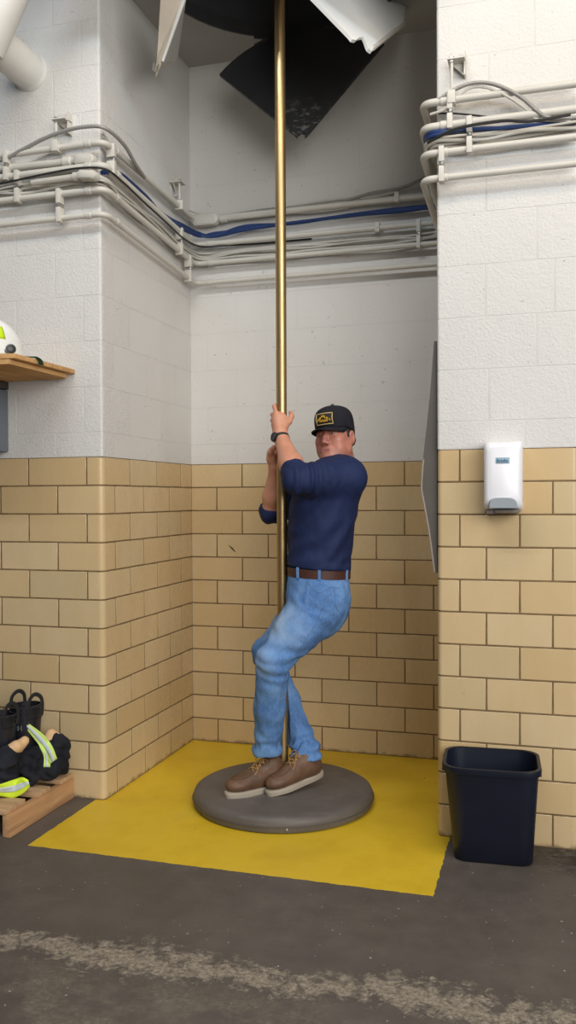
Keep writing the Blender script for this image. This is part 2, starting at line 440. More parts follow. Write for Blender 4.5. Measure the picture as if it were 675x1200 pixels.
# ---------------------------------------------------------------- implicit surfaces
class SDF:
    def __init__(s, lo, hi, h):
        s.lo=np.array(lo,float); s.h=h; s.n=np.ceil((np.array(hi)-s.lo)/h).astype(int)+1
        s.f=np.full(s.n,.25,np.float32)
    def _win(s, lo, hi):
        i0=np.maximum(np.floor((np.array(lo)-s.lo)/s.h).astype(int),0); i1=np.minimum(np.ceil((np.array(hi)-s.lo)/s.h).astype(int)+1,s.n)
        if np.any(i1<=i0): return None,None
        g=[(s.lo[i]+s.h*np.arange(i0[i],i1[i])).astype(np.float32) for i in range(3)]
        return tuple(slice(a,b) for a,b in zip(i0,i1)), np.stack(np.meshgrid(*g,indexing='ij'),-1)
    def op(s, fn, lo, hi, k=.02, sub=False):
        pad=k+3*s.h
        sl,P=s._win(np.array(lo)-pad,np.array(hi)+pad)
        if sl is None: return s
        d=fn(P).astype(np.float32); a=s.f[sl]
        if sub: d=-d; a=-a; a,d=a,-(-d)
        if not sub:
            hh=np.maximum(k-np.abs(a-d),0)/max(k,1e-6); s.f[sl]=np.minimum(a,d)-hh*hh*k*.25
        else:
            a=s.f[sl]
            hh=np.maximum(k-np.abs(a-d),0)/max(k,1e-6); s.f[sl]=np.maximum(a,d)+hh*hh*k*.25
        return s
    def cone(s, a, b, ra, rb, k=.02, sub=False):
        a=np.array(a,np.float32); b=np.array(b,np.float32); ab=b-a; L=max(float(ab@ab),1e-9)
        def fn(P):
            pa=P-a; t=np.clip((pa@ab)/L,0,1)
            return np.linalg.norm(pa-t[...,None]*ab,axis=-1)-(ra+t*(rb-ra))
        r=max(ra,rb); return s.op(fn,np.minimum(a,b)-r,np.maximum(a,b)+r,k,sub)
    def chain(s, pts, rs, k=.02):
        for i in range(len(pts)-1): s.cone(pts[i],pts[i+1],rs[i],rs[i+1],k)
        return s
    def ell(s, c, r, k=.02, R=None, sub=False):
        c=np.array(c,np.float32); r=np.array(r,np.float32); Rm=np.array(R,np.float32) if R is not None else np.eye(3,dtype=np.float32)
        def fn(P):
            q=(P-c)@Rm; k0=np.linalg.norm(q/r,axis=-1); k1=np.linalg.norm(q/(r*r),axis=-1)
            return k0*(k0-1)/np.maximum(k1,1e-6)
        m=float(r.max()); return s.op(fn,c-m,c+m,k,sub)
    def cut(s, p, n, k=.004):
        p=np.array(p,np.float32); n=np.array(n,np.float32)
        g=[(s.lo[i]+s.h*np.arange(s.n[i])).astype(np.float32) for i in range(3)]
        d=(g[0][:,None,None]-p[0])*n[0]+(g[1][None,:,None]-p[1])*n[1]+(g[2][None,None,:]-p[2])*n[2]
        s.f=np.maximum(s.f,d); return s
    def mesh(s):
        f=s.f; n=np.array(f.shape); neg=f<0
        c=np.zeros(n-1,np.int8)
        cs=[(i,j,k) for i in(0,1) for j in(0,1) for k in(0,1)]
        S=lambda A,o: A[o[0]:A.shape[0]-1+o[0],o[1]:A.shape[1]-1+o[1],o[2]:A.shape[2]-1+o[2]]
        for o in cs: c+=S(neg,o).astype(np.int8)
        act=(c>0)&(c<8); idx=np.argwhere(act); vid=np.full(n-1,-1,np.int64); vid[act]=np.arange(len(idx))
        acc=np.zeros((len(idx),3)); cnt=np.zeros(len(idx))
        vals={o:S(f,o)[act].astype(float) for o in cs}
        for a in range(3):
            for o in cs:
                if o[a]: continue
                o2=list(o); o2[a]=1; o2=tuple(o2)
                va,vb=vals[o],vals[o2]; m=(va<0)!=(vb<0)
                t=np.where(m,va/np.where(m,va-vb,1),0)
                p=np.tile(np.array(o,float),(len(idx),1)); p[:,a]+=t
                acc[m]+=p[m]; cnt[m]+=1
        V=s.lo+s.h*(idx+acc/cnt[:,None])
        Q=[]
        for a in range(3):
            sl0=[slice(None)]*3; sl1=[slice(None)]*3; sl0[a]=slice(0,-1); sl1[a]=slice(1,None)
            A0,A1=neg[tuple(sl0)],neg[tuple(sl1)]; e=np.argwhere(A0!=A1)
            b,c_=(a+1)%3,(a+2)%3
            ok=(e[:,b]>0)&(e[:,c_]>0)&(e[:,b]<n[b]-1)&(e[:,c_]<n[c_]-1); e=e[ok]
            fl=A0[tuple(e.T)]
            def g(db,dc):
                q=e.copy(); q[:,b]-=db; q[:,c_]-=dc; return vid[tuple(q.T)]
            q=np.stack([g(1,1),g(0,1),g(0,0),g(1,0)],1); q[~fl]=q[~fl][:,::-1]; Q.append(q)
        return V,np.concatenate(Q)
def smooth_v(V,Q,it=2,lam=.5):
    n=len(V); E=np.concatenate([Q[:,[0,1]],Q[:,[1,2]],Q[:,[2,3]],Q[:,[3,0]]])
    for _ in range(it):
        acc=np.zeros_like(V); 
        for a in range(3):
            acc[:,a]=np.bincount(E[:,0],V[E[:,1],a],n)+np.bincount(E[:,1],V[E[:,0],a],n)
        cnt=np.bincount(E.ravel(),minlength=n)
        V=V*(1-lam)+lam*acc/cnt[:,None]
    return V
def normals(V,Q):
    a=np.cross(V[Q[:,2]]-V[Q[:,0]],V[Q[:,3]]-V[Q[:,1]]); N=np.zeros_like(V)
    for k in range(4):
        for i in range(3): N[:,i]+=np.bincount(Q[:,k],a[:,i],len(V))
    return N/np.maximum(np.linalg.norm(N,axis=1,keepdims=True),1e-9)
def sdf_obj(name, S, m, parent, it=2, disp=None, dec=None, face_mat=None):
    V,Q=S.mesh(); V=smooth_v(V,Q,it)
    if disp is not None:
        N=normals(V,Q); V=V+N*disp(V,N)[:,None]; V=smooth_v(V,Q,1,.35)
    me=bpy.data.meshes.new(name); me.from_pydata(V.tolist(),[],Q.tolist()); me.update()
    o=link(name,me,m,parent,True)
    if face_mat is not None:
        c=V[Q].mean(1); me.polygons.foreach_set('material_index',face_mat(c).astype(np.int32)); me.update()
    return o
def vnoise(V, scale, seed=0):
    """smooth value noise on points, in -1..1"""
    rng=np.random.RandomState(seed); T=rng.rand(32,32,32)*2-1
    q=np.asarray(V)*scale; i=np.floor(q).astype(int); f=q-i; f=f*f*(3-2*f); i%=32; j=(i+1)%32
    def g(a,b,c): return T[a,b,c]
    x0,y0,z0=i.T;x1,y1,z1=j.T;u,v,w=f.T
    return ((g(x0,y0,z0)*(1-u)+g(x1,y0,z0)*u)*(1-v)+(g(x0,y1,z0)*(1-u)+g(x1,y1,z0)*u)*v)*(1-w)+((g(x0,y0,z1)*(1-u)+g(x1,y0,z1)*u)*(1-v)+(g(x0,y1,z1)*(1-u)+g(x1,y1,z1)*u)*v)*w
# ---------------------------------------------------------------- pole and pad
def m_brass():
    k=NT('worn brass'); v=k.coord(); n=k.noise(k.coord('Object',(30,30,1.5)),3,4,.6); n2=k.noise(v,5,4)
    c=k.ramp(n,[(.3,lin(182,152,104)),(.7,lin(204,177,130))]); c=k.mix(k.ramp(n2,[(.4,.0),(.7,.35)]),c,lin(168,140,98))
    return k.set(color=c,metal=1.0,rough=k.ramp(n2,[(.3,.36),(.7,.46)]))
pr=empty('fire_pole',(PX,PY,.07),'tall brass fire pole rising from the round grey pad through the ceiling hole','pole')
pm=MB(); pm.lathe([(.0235,.04),(.0235,CEIL+.50)],28,(PX,PY,0)); MAT_BRASS=m_brass(); pm.build('shaft',MAT_BRASS,pr)
pm=MB(); pm.lathe([(.0235,.068),(.040,.068),(.040,.074),(.030,.078),(.0235,.080)],28,(PX,PY,0)); pm.build('floor_collar',plain('dark steel collar',(.12,.11,.10),.45,.8),pr)
def m_pad():
    k=NT('grey vinyl pad'); v=k.coord(); n=k.noise(v,5,5,.6); n2=k.noise(k.coord('Object',(1,1,6)),14,4)
    c=k.ramp(n,[(.3,lin(92,86,82)),(.7,lin(108,102,97))]); c=k.mix(k.ramp(n2,[(.55,0.0),(.75,.35)]),c,lin(128,120,112))
    return k.set(color=c,rough=.48,normal=k.bump(n2,.12,.003),spec=.4)
PADR=.398; PADT=.068
pt=empty('landing_pad',(PX,PY,0),'round grey vinyl landing pad around the foot of the brass pole','pad')
m=MB(); m.lathe([(.02,.001),(PADR-.012,.001),(PADR-.002,.006),(PADR,.014),(PADR+.003,.030),(PADR,.046),(PADR-.006,.058),(PADR-.018,PADT-.003),(PADR-.035,PADT),(.10,PADT+.001),(.02,PADT+.001)],96,(PX,PY,0)); m.build('cushion',m_pad(),pt)
m=MB(); m.tube([(PX+(PADR+.0035)*math.cos(a),PY+(PADR+.0035)*math.sin(a),.030+.0006*math.sin(a*9)) for a in np.linspace(0,2*PI,97)],.0028,6,False); m.build('piping',plain('pad seam piping',lin(84,79,75),.5),pt)
m=MB(); a=-PI/2+.33; m.box((-.003,-.004,-.006),(.003,.001,.004),.001,Matrix.Rotation(a+PI/2,3,'Z'),(PX+(PADR+.003)*math.cos(a),PY+(PADR+.003)*math.sin(a),.024)); m.build('zip_pull',plain('pale zip pull',lin(190,188,182),.35,.6),pt)

# ---------------------------------------------------------------- the man on the pole
VD=Vector((PX-CAM.x,PY-CAM.y,0)).normalized()     # viewing direction at the pole
S_=-VD                                             # towards the camera (his left)
F_=Vector((-VD.y,VD.x,0)); F_=F_ if F_.x<0 else -F_  # the way he faces
P0=Vector((PX,PY,0))
def W(a,b,z): return P0+F_*a+S_*b+Vector((0,0,z))
def Q_(px,py,b):                                   # pixel -> point at offset b in front of the pole
    d=ray(px,py); t=((P0+S_*b-CAM).dot(S_))/d.dot(S_); return CAM+d*t
def abz(p): d=Vector(p)-P0; return (d.dot(F_),d.dot(S_),d.z)
man=empty('person',W(-.02,.05,PADT),'person in navy long-sleeved shirt, faded jeans and black cap clinging to the brass pole','person')
def m_skin():
    k=NT('sun-reddened skin'); v=k.coord(); n=k.noise(v,22,4); n2=k.noise(v,160,2)
    c=k.ramp(n,[(.3,lin(196,134,108)),(.7,lin(212,154,126))])
    return k.set(color=c,rough=.48,normal=k.bump(n2,.1,.0006),spec=.4)
MAT_SKIN=m_skin()
def m_face():
    k=NT('flushed face skin'); v=k.coord(); n=k.noise(v,26,4)
    c=k.ramp(n,[(.3,lin(176,112,96)),(.7,lin(198,134,114))])
    def dot(vec,d):
        x=k.n('ShaderNodeVectorMath',operation='DOT_PRODUCT'); k.l(vec,x.inputs[0]); x.inputs[1].default_value=tuple(d); return x.outputs['Value']
    q=k.n('ShaderNodeVectorMath',operation='SUBTRACT'); k.l(v,q.inputs[0]); q.inputs[1].default_value=tuple(HW(0,.097,-.0752)); q=q.outputs[0]
    X=k.math('POWER',k.math('ABSOLUTE',k.math('DIVIDE',dot(q,lf),.0235)),2); Z=k.math('POWER',k.math('ABSOLUTE',k.math('DIVIDE',dot(q,uh),.0098)),2)
    D=k.math('DIVIDE',dot(q,fd),.02); D=k.math('POWER',k.math('ABSOLUTE',D),4)
    m=k.math('MULTIPLY',k.math('SUBTRACT',1.0,k.math('ADD',k.math('ADD',X,Z),D)),2.5,clamp=True)
    c=k.mix(k.math('MULTIPLY',m,.75),c,lin(156,84,78))
    # shaven beard area: cheeks, chin and upper lip
    qb=k.n('ShaderNodeVectorMath',operation='SUBTRACT'); k.l(v,qb.inputs[0]); qb.inputs[1].default_value=tuple(HW(0,.06,-.092)); qb=qb.outputs[0]
    bm_=k.math('ADD',k.math('POWER',k.math('ABSOLUTE',k.math('DIVIDE',dot(qb,lf),.068)),2),k.math('POWER',k.math('ABSOLUTE',k.math('DIVIDE',dot(qb,uh),.044)),2))
    bm_=k.math('MULTIPLY',k.math('SUBTRACT',1.0,bm_),1.5,clamp=True)
    c=k.mix(k.math('MULTIPLY',bm_,.28),c,lin(120,92,86))
    return k.set(color=c,rough=.46,normal=k.bump(k.noise(v,160,2),.1,.0006),spec=.4)
# joints -----------------------------------------------------------
shL=Q_(408,560,.155); elL=Q_(348,562,.25); wrL=Q_(329.5,513,.072)
shR=Q_(390,562,-.17); elR=Q_(319,599,-.15); wrR=Q_(323.5,548,-.050)
hipL=Q_(377,704,.095); knL=Q_(320,774,.165); anL=Q_(313,884,.055)
hipR=Q_(372,704,-.11); knR=Q_(312,764,-.135); anR=Q_(358,880,-.005)
def lev(px0,px1,py,b=0):    # torso level from the outline of the photograph: centre and depth radius
    p=Q_(px0,py,b); q=Q_(px1,py,b); return (p+q)/2,(p-q).length/2
torso=[(340.5,405,668,.060),(340,408,645,.065),(339,412,618,.070),(341,416,592,.075),(354,420,570,.085),(374,423,560,.08)]
lo=W(0,0,0)-Vector((.52,.52,.0)); hi=W(0,0,0)+Vector((.52,.52,1.9))
def body_torso(S,dr,k=.05):
    for x0,x1,y,w in torso:
        c,r=lev(x0,x1,y); r+=dr
        S.cone(c+S_*w,c-S_*w,r,r,k)
# head frame ---------------------------------------------------------
hc=Q_(392.5,510.5,.02)
fd=(S_*math.cos(.55)+F_*math.sin(.55)); fd=(fd+Vector((0,0,.02))).normalized()
lf=Vector((0,0,1)).cross(fd).normalized(); uh=fd.cross(lf)
Rr=Matrix.Rotation(.10,3,fd); lf=Rr@lf; uh=Rr@uh       # head tipped a little
HS=.965
HM=Matrix((lf,fd,uh)).transposed()
def HW(x,y,z): return hc+HM@(Vector((x,y,z))*HS)
HR3=np.array(HM)
MAT_FACE=m_face()
bd=SDF(lo,(hi.x,hi.y,1.86),.0036)
# trunk and legs under the clothes
body_torso(bd,-.02)
bd.chain([hipL,knL,knL.lerp(anL,.72)],[.075,.045,.030],.03); bd.chain([hipR,knR,knR.lerp(anR,.72)],[.050,.034,.024],.03)
for an,toe in ((anL,None),(anR,None)): pass
# neck
nb=Q_(402,553,0); bd.chain([nb,HW(0,-.02,-.06)],[.066,.060],.03)
# head
bd.ell(HW(0,-.006,.024),(.0765*HS,.094*HS,.094*HS),.01,HR3)
bd.ell(HW(0,.030,-.040),(.064*HS,.062*HS,.082*HS),.035,HR3)
for s in(-1,1):
    bd.cone(HW(s*.056,.006,-.068),HW(s*.018,.072,-.100),.021,.019,.035)
    bd.ell(HW(s*.042,.062,-.030),(.024,.020,.022),.022,HR3)
    bd.ell(HW(s*.040,.050,-.066),(.026,.026,.028),.02,HR3)
bd.ell(HW(0,.080,-.102),(.021,.018,.016),.02,HR3)
bd.cone(HW(-.032,.075,.012),HW(.032,.075,.012),.0115,.0115,.016)
for s in(-1,1): bd.ell(HW(s*.031,.098,-.001),(.017,.014,.011),.014,HR3,sub=True)
bd.chain([HW(0,.088,.012),HW(0,.100,-.014),HW(0,.111,-.035)],[.0070,.0082,.0106],.012)
for s in(-1,1): bd.ell(HW(s*.0125,.100,-.042),(.0082,.010,.0078),.007,HR3)
bd.ell(HW(0,.092,-.073),(.027,.010,.016),.012,HR3)
bd.cone(HW(-.020,.0965,-.0695),HW(.020,.0965,-.0695),.0052,.0052,.004); bd.cone(HW(-.016,.0975,-.0805),HW(.016,.0975,-.0805),.0062,.0062,.004)
bd.cone(HW(-.019,.1058,-.0750),HW(.019,.1058,-.0750),.0040,.0040,.003,sub=True)
for s in(-1,1):
    # lids
    bd.cone(HW(s*.017,.0900,.0066),HW(s*.046,.0825,.0052),.0064,.0062,.004)
    bd.cone(HW(s*.019,.0885,-.0080),HW(s*.044,.0815,-.0072),.0046,.0044,.005)
    # ears
    bd.ell(HW(s*.081,-.012,-.018),(.009,.019,.033),.006,HR3); bd.ell(HW(s*.0885,-.006,-.016),(.006,.010,.019),.004,HR3,sub=True)
# arms
def forearm(el,wr,r0,r1):
    mid=el.lerp(wr,.35); bd.chain([el,mid,wr],[r0,r0*1.03,r1],.02)
bd.chain([shL,elL],[.060,.048],.04); forearm(elL,wrL,.049,.0295)
bd.chain([shR,elR],[.058,.044],.04); forearm(elR,wrR,.046,.030)
# left hand on the near side of the pole, fingers going round its far side
def hand(palm, wr, knuckles, fingers, thumb, pr=.021):
    for i,kn in enumerate(knuckles):
        bd.cone(wr.lerp(palm,.15)+ (kn-palm)*.30, kn,.018,.0135,.014)
    for f in fingers: bd.chain(f[0],f[1],.0035)
    bd.chain(thumb[0],thumb[1],.006)
zL=Q_(329,490,.05).z
wz=zL
palmL=W(.008,.045,wz-.012)
kn=[W(.024,.038,wz+.022),W(.029,.037,wz+.003),W(.030,.036,wz-.016),W(.028,.036,wz-.034)]
fing=[([kn[0],W(.032,.012,wz+.056),W(.016,-.026,wz+.066),W(-.012,-.034,wz+.060)],[.0105,.0098,.009,.008]),
      ([kn[1],W(.041,-.002,wz+.020),W(.020,-.036,wz+.024),W(-.014,-.036,wz+.020)],[.0105,.0098,.009,.008]),
      ([kn[2],W(.041,-.004,wz-.004),W(.020,-.036,wz-.002),W(-.014,-.036,wz-.006)],[.0105,.0098,.009,.008]),
      ([kn[3],W(.038,-.002,wz-.026),W(.020,-.034,wz-.026),W(-.008,-.035,wz-.028)],[.0095,.0088,.008,.0072])]
thumb=([W(-.004,.044,wz-.040),W(-.034,.036,wz-.014),W(-.045,.018,wz+.012),W(-.040,-.004,wz+.030)],[.016,.0125,.0115,.0095])
hand(palmL,wrL,kn,fing,thumb)
bd.ell(W(.002,.044,wz-.014),(.031,.020,.041),.014,np.array(Matrix((F_,S_,Vector((0,0,1)))).transposed()))
bd.cone(wrL,W(.004,.045,wz-.03),.030,.026,.02)
# right hand below it, on the far side, fingers coming round the left
wz=Q_(326,531,0).z
palmR=W(.034,-.030,wz-.005)
kn=[W(.014,-.040,wz+.030),W(.010,-.042,wz+.010),W(.010,-.042,wz-.010),W(.013,-.040,wz-.028)]
fing=[([k,W(-.030,-.032,k.z+.004),W(-.040,.004,k.z+.006),W(-.018,.032,k.z+.004)],[.0105,.0098,.009,.008]) for k in kn]
thumb=([W(.048,-.022,wz-.022),W(.050,.006,wz+.004),W(.036,.028,wz+.022),W(.012,.034,wz+.030)],[.016,.0125,.011,.0095])
hand(palmR,wrR,kn,fing,thumb)
bd.ell(W(.034,-.034,wz-.006),(.034,.020,.040),.014,np.array(Matrix((F_,S_,Vector((0,0,1)))).transposed()))
bd.cone(wrR,W(.040,-.036,wz-.03),.029,.024,.02)
bd.cone((PX,PY,.3),(PX,PY,1.85),.0240,.0240,.003,sub=True)
lipc=np.array([HW(0,.097,-.0755)]); HMi=np.array(HM).T
def fmat(c):
    q=(c-np.array(hc))@np.array(HM)/HS
    face=(q[:,2]>-.125)&(q[:,2]<.2)&(np.linalg.norm(q,axis=1)<.16)
    r=np.zeros(len(c)); r[face]=1
    return r
sdf_obj('body',bd,[MAT_SKIN,MAT_FACE],man,1,face_mat=fmat)
del bd
# eyes, brows
MAT_EYE=[plain('cap-shaded eye white',lin(150,128,118),.3,var=.03),plain('brown iris',lin(58,38,26),.2),plain('pupil',(.01,.01,.01),.15)]  # whites darkened to carry the shade of the cap
for s in(-1,1):
    e=MB(); Rz=Matrix((lf,-uh,fd)).transposed()
    prof=[(0,-.0115)]+[(.0115*math.sin(t),-.0115*math.cos(t)) for t in np.linspace(.2,PI-.72,9)]
    e.lathe(prof+[(.0074,.0088)],20,HW(s*.0315,.0800,-.0005),Rz)
    e.lathe([(.0074,.00885),(.0030,.0110)],20,HW(s*.0315,.0800,-.0005),Rz,1); e.lathe([(.0030,.0110),(0,.0115)],20,HW(s*.0315,.0800,-.0005),Rz,2)
    e.build('eye',MAT_EYE,man)
    b=MB(); b.tube([HW(s*.014,.0925,.0155),HW(s*.028,.0920,.0195),HW(s*.040,.084,.0185),HW(s*.048,.075,.013)],[.0028,.0036,.0032,.0016],8); b.build('eyebrow',MAT_HAIR if 'MAT_HAIR' in globals() else plain('dark hair',lin(34,28,26),.6,nscale=200,nstr=.4),man)
MAT_HAIR=bpy.data.materials['dark hair']
# hair below the cap
hs=SDF(hc-Vector((.16,.16,.12)),hc+Vector((.16,.16,.12)),.003)
hs.ell(HW(0,-.016,.022),(.0815*HS,.097*HS,.095*HS),.004,HR3)
for s in(-1,1): hs.cone(HW(s*.076,.018,.010),HW(s*.0775,.016,-.014),.0065,.004,.006)
for s in(-1,1): hs.cone(HW(s*.056,-.054,-.030),HW(s*.028,-.076,-.040),.018,.017,.02)
c0=HW(0,.030,-.012); hs.cut(c0,np.array(-(uh*.55-fd*.84).normalized())*1.0*np.array([1,1,1]))
hs.cut(HW(0,0,-.062),-np.array(uh))
hs.cut(HW(0,0,.062),np.array(uh))
sdf_obj('hair',hs,MAT_HAIR,man,1,lambda V,N: vnoise(V,120,3)*.0015)
# cap ------------------------------------------------------------------
def m_cap():
    k=NT('black cap cloth'); v=k.coord(); n=k.noise(v,240,2)
    return k.set(color=k.ramp(k.noise(v,20,3),[(.3,lin(30,30,36)),(.7,lin(40,40,47))]),rough=.85,normal=k.bump(n,.3,.0008),spec=.2)
MAT_CAP=m_cap()
cap=MB(); NR=40; rings=[]
def capr(t,zz):   # crown outline
    x=.0860*math.cos(t); y=.1045*math.sin(t)-.005
    return x,y
prof=[(1.0,.026),(1.012,.044),(1.0,.068),(.955,.091),(.86,.110),(.70,.1235),(.48,.132),(.25,.1365),(.07,.138)]
for sc,z in prof:
    rings.append([HW(*( (lambda x,y: (x*sc, y*sc + (.010*max(0,y)/.1 if z>.05 and z<.12 else 0), z-(.020 if y<-.02 else .020*max(0,min(1,(.02-y)/.04)))*(1 if z<.05 else (.4 if z<.07 else 0)) ))(*capr(2*PI*k/NR,z)))) for k in range(NR)])
cap.loft(rings,cap=False); n0=len(cap.v); cap.add([v for v in rings[-1]],[tuple(range(NR))])
o=cap.build('cap',MAT_CAP,man,sharp=60); sb0=o.modifiers.new('sub','SUBSURF'); sb0.levels=1; sb0.render_levels=1
sm=o.modifiers.new('thick','SOLIDIFY'); sm.thickness=.003; sm.offset=-1
br_=MB(); g=[]
for i in range(15):
    u=-1+2*i/14; row=[]
    for j in range(7):
        t=j/6; half=.080
        x=u*half*(1-.10*t*t); edge=.098*math.sqrt(max(0,1-(u*.80)**2))
        y0=.1045*math.sqrt(max(0,1-(min(.985,abs(x)/.0865))**2))-.014
        y=y0+t*(.068*math.sqrt(max(0,1-abs(u)**2.6))+.004)
        row.append(HW(x,y,.029-.20*t*.075-.013*(abs(u)**2)*(.5+.5*t)))
    g.append(row)
vs=[v for r in g for v in r]; br_.add(vs,[(i*7+j,(i+1)*7+j,(i+1)*7+j+1,i*7+j+1) for i in range(14) for j in range(6)])
bo=br_.build('brim',MAT_CAP,o); sm=bo.modifiers.new('thick','SOLIDIFY'); sm.thickness=.0035; sm.offset=0
bt=MB(); bt.lathe([(.008,.137),(.007,.1398),(.0,.1408)],14,HW(0,-.001*0,0)-uh*0,HM); bt.build('button',MAT_CAP,o)
# badge on the front of the cap: dark ground, pale gold border, gold arched lettering marks
def onfront(x,z,lift=0.0):
    q=(z-.040)/.05; sc=np.interp(z,[p[1] for p in prof],[p[0] for p in prof])
    xx=x; y=(.1045*math.sqrt(max(0,1-(xx/(.086*sc))**2))-.005)*sc
    y+= .010*max(0,y)/.1*min(1,max(0,(z-.046)/.012))
    return HW(xx,y+.0028+lift,z)
def quadpatch(x0,x1,z0,z1,lift,name,m,par,nx=8,nz=4):
    p=MB(); vs=[onfront(x0+(x1-x0)*i/nx,z0+(z1-z0)*j/nz,lift) for i in range(nx+1) for j in range(nz+1)]
    p.add(vs,[(i*(nz+1)+j,(i+1)*(nz+1)+j,(i+1)*(nz+1)+j+1,i*(nz+1)+j+1) for i in range(nx) for j in range(nz)])
    return p
OX=.006
pb=quadpatch(OX-.041,OX+.041,.039,.093,.0012,'',None,None).build('badge',plain('badge ground',lin(34,28,20),.8),o)
sm=pb.modifiers.new('thick','SOLIDIFY'); sm.thickness=.0022; sm.offset=0
G=plain('pale gold embroidery',lin(196,170,112),.6,nscale=300,nstr=.3); G2=plain('gold embroidery',lin(214,166,44),.55,nscale=300,nstr=.3)
bd_=MB(); cs=[(OX-.038,.042),(OX+.038,.042),(OX+.038,.090),(OX-.038,.090),(OX-.038,.042)]
pts=[]
for (xa,za),(xb,zb) in zip(cs[:-1],cs[1:]):
    for t in np.linspace(0,1,9)[:-1]: pts.append(onfront(xa+(xb-xa)*t,za+(zb-za)*t,.0026))
bd_.tube(pts+[pts[0]],.0023,6,False); bd_.build('badge_border',G,o)
lt=MB()
for i in range(11):      # illegible arched row, as small raised strokes
    x=OX-.029+.058*i/10; u=(x-OX)/.029; zc=.071-.011*u*u+.006*(1 if i in(4,5,6) else 0)
    lt.tube([onfront(x-.0012,zc-.0048,.003),onfront(x+.0012*((-1)**i),zc+.0048,.003)],.0017,5)
    if i%2==0: lt.tube([onfront(x-.002,zc+.003*((-1)**(i//2)),.003),onfront(x+.0028,zc+.003*((-1)**(i//2)),.003)],.0013,5)
for i in range(9):
    x=OX-.018+.036*i/8
    lt.tube([onfront(x,.0525,.003),onfront(x,.0605,.003)],.0017,5)
    if i%2: lt.tube([onfront(x-.002,.0605-.004*(i%3),.003),onfront(x+.003,.0605-.004*(i%3),.003)],.0013,5)
lt.build('badge_lettering',G2,o)
# shirt -----------------------------------------------------------------
def m_shirt():
    k=NT('navy knit'); v=k.coord(); n=k.noise(v,300,2); f=k.noise(k.coord('Object',(1,1,.45)),11,4,.5,.8)
    c=k.ramp(k.noise(v,5,3),[(.3,lin(27,38,72)),(.7,lin(33,45,84))])
    b=k.bump(n,.12,.0006); b=k.bump(f,.7,.012,b)
    return k.set(color=c,rough=.72,normal=b,spec=.25)
MAT_SHIRT=m_shirt()
st=SDF(lo+Vector((0,0,.85)),(hi.x,hi.y,1.62),.0045)
body_torso(st,.002,.05)
c,r=lev(340,406,664); st.cone(c+S_*.058,c-S_*.058,r+.004,r+.004,.04)
c,r=lev(339,407,682); st.cone(c+S_*.058,c-S_*.058,r-.004,r-.004,.04)
st.chain([nb+Vector((0,0,-.015)),shL+Vector((0,0,.012))],[.060,.058],.045); st.chain([nb+Vector((0,0,-.015)),shR+Vector((0,0,.01))],[.060,.056],.045)
cufL=elL.lerp(wrL,.26); cufR=elR.lerp(wrR,.10)
st.chain([shL,shL.lerp(elL,.5),elL],[.077,.070,.060],.04); st.chain([elL,cufL],[.060,.054],.02)
st.chain([shR,shR.lerp(elR,.5),elR],[.078,.066,.058],.05); st.chain([elR,cufR],[.058,.050],.02)
st.cone(HW(0,-.01,-.085),HW(0,0,.05),.062,.06,.006,sub=True)
# sleeve openings: hollow them along the forearm
dL=(wrL-elL).normalized(); st.cone(cufL+dL*.012,cufL+dL*.3,.085,.085,.004,sub=True) if False else None
def cutcap(S,p,d,R):   # remove what lies beyond a plane, only near p
    p=np.array(p,np.float32); d=np.array(d,np.float32)
    def fn(P):
        q=P-p; return np.maximum(-(q@d),np.linalg.norm(q-np.clip(q@d,0,.2)[...,None]*d,axis=-1)-R)
    S.op(fn,p-R-.2,p+R+.2,.004,sub=True)
cutcap(st,cufL+dL*.004,dL,.064); dR=(wrR-elR).normalized(); cutcap(st,cufR+dR*.004,dR,.056)
st.cone(cufL-dL*.012,cufL+dL*.1,.047,.045,.003,sub=True); st.cone(cufR-dR*.012,cufR+dR*.1,.043,.041,.003,sub=True)
st.cut(lev(339,407,664.5)[0],-np.array((Vector((0,0,1))+F_*-.10).normalized()))
def near(V,p,R): return np.exp(-((V-np.array(p))**2).sum(1)/(R*R))
def shirt_disp(V,N):
    d=vnoise(V,14,1)*.0022-np.abs(vnoise(V*np.array([1,1,.7]),19,2))*.0032+.001
    ax=np.array((elL-shL).normalized()); t=(V-np.array(shL))@ax; L=(elL-shL).length
    arm=np.exp(-(np.linalg.norm((V-np.array(shL))-np.outer(np.clip(t,0,L),ax),axis=1)/.085)**6)
    g=np.exp(-((t-.82*L)/(.38*L))**2)*arm
    ph=t*150+vnoise(V,16,5)*3.2
    d=d+np.sin(ph)*.0060*g
    # diagonal drag folds from the armpit to the waist front
    a=(V-np.array(P0))@np.array(F_); z=V[:,2]
    q=(a*.75+z*.66); w=np.exp(-((z-1.17)/.14)**2)*(1-arm)
    d=d+np.sin(q*85+vnoise(V,9,6)*3)*.0042*w
    wz=np.exp(-((z-1.035)/.05)**2); d=d+np.sin((z*110)+a*30+vnoise(V,12,8)*3)*.0030*wz
    return d
sdf_obj('shirt',st,MAT_SHIRT,man,2,shirt_disp)
del st
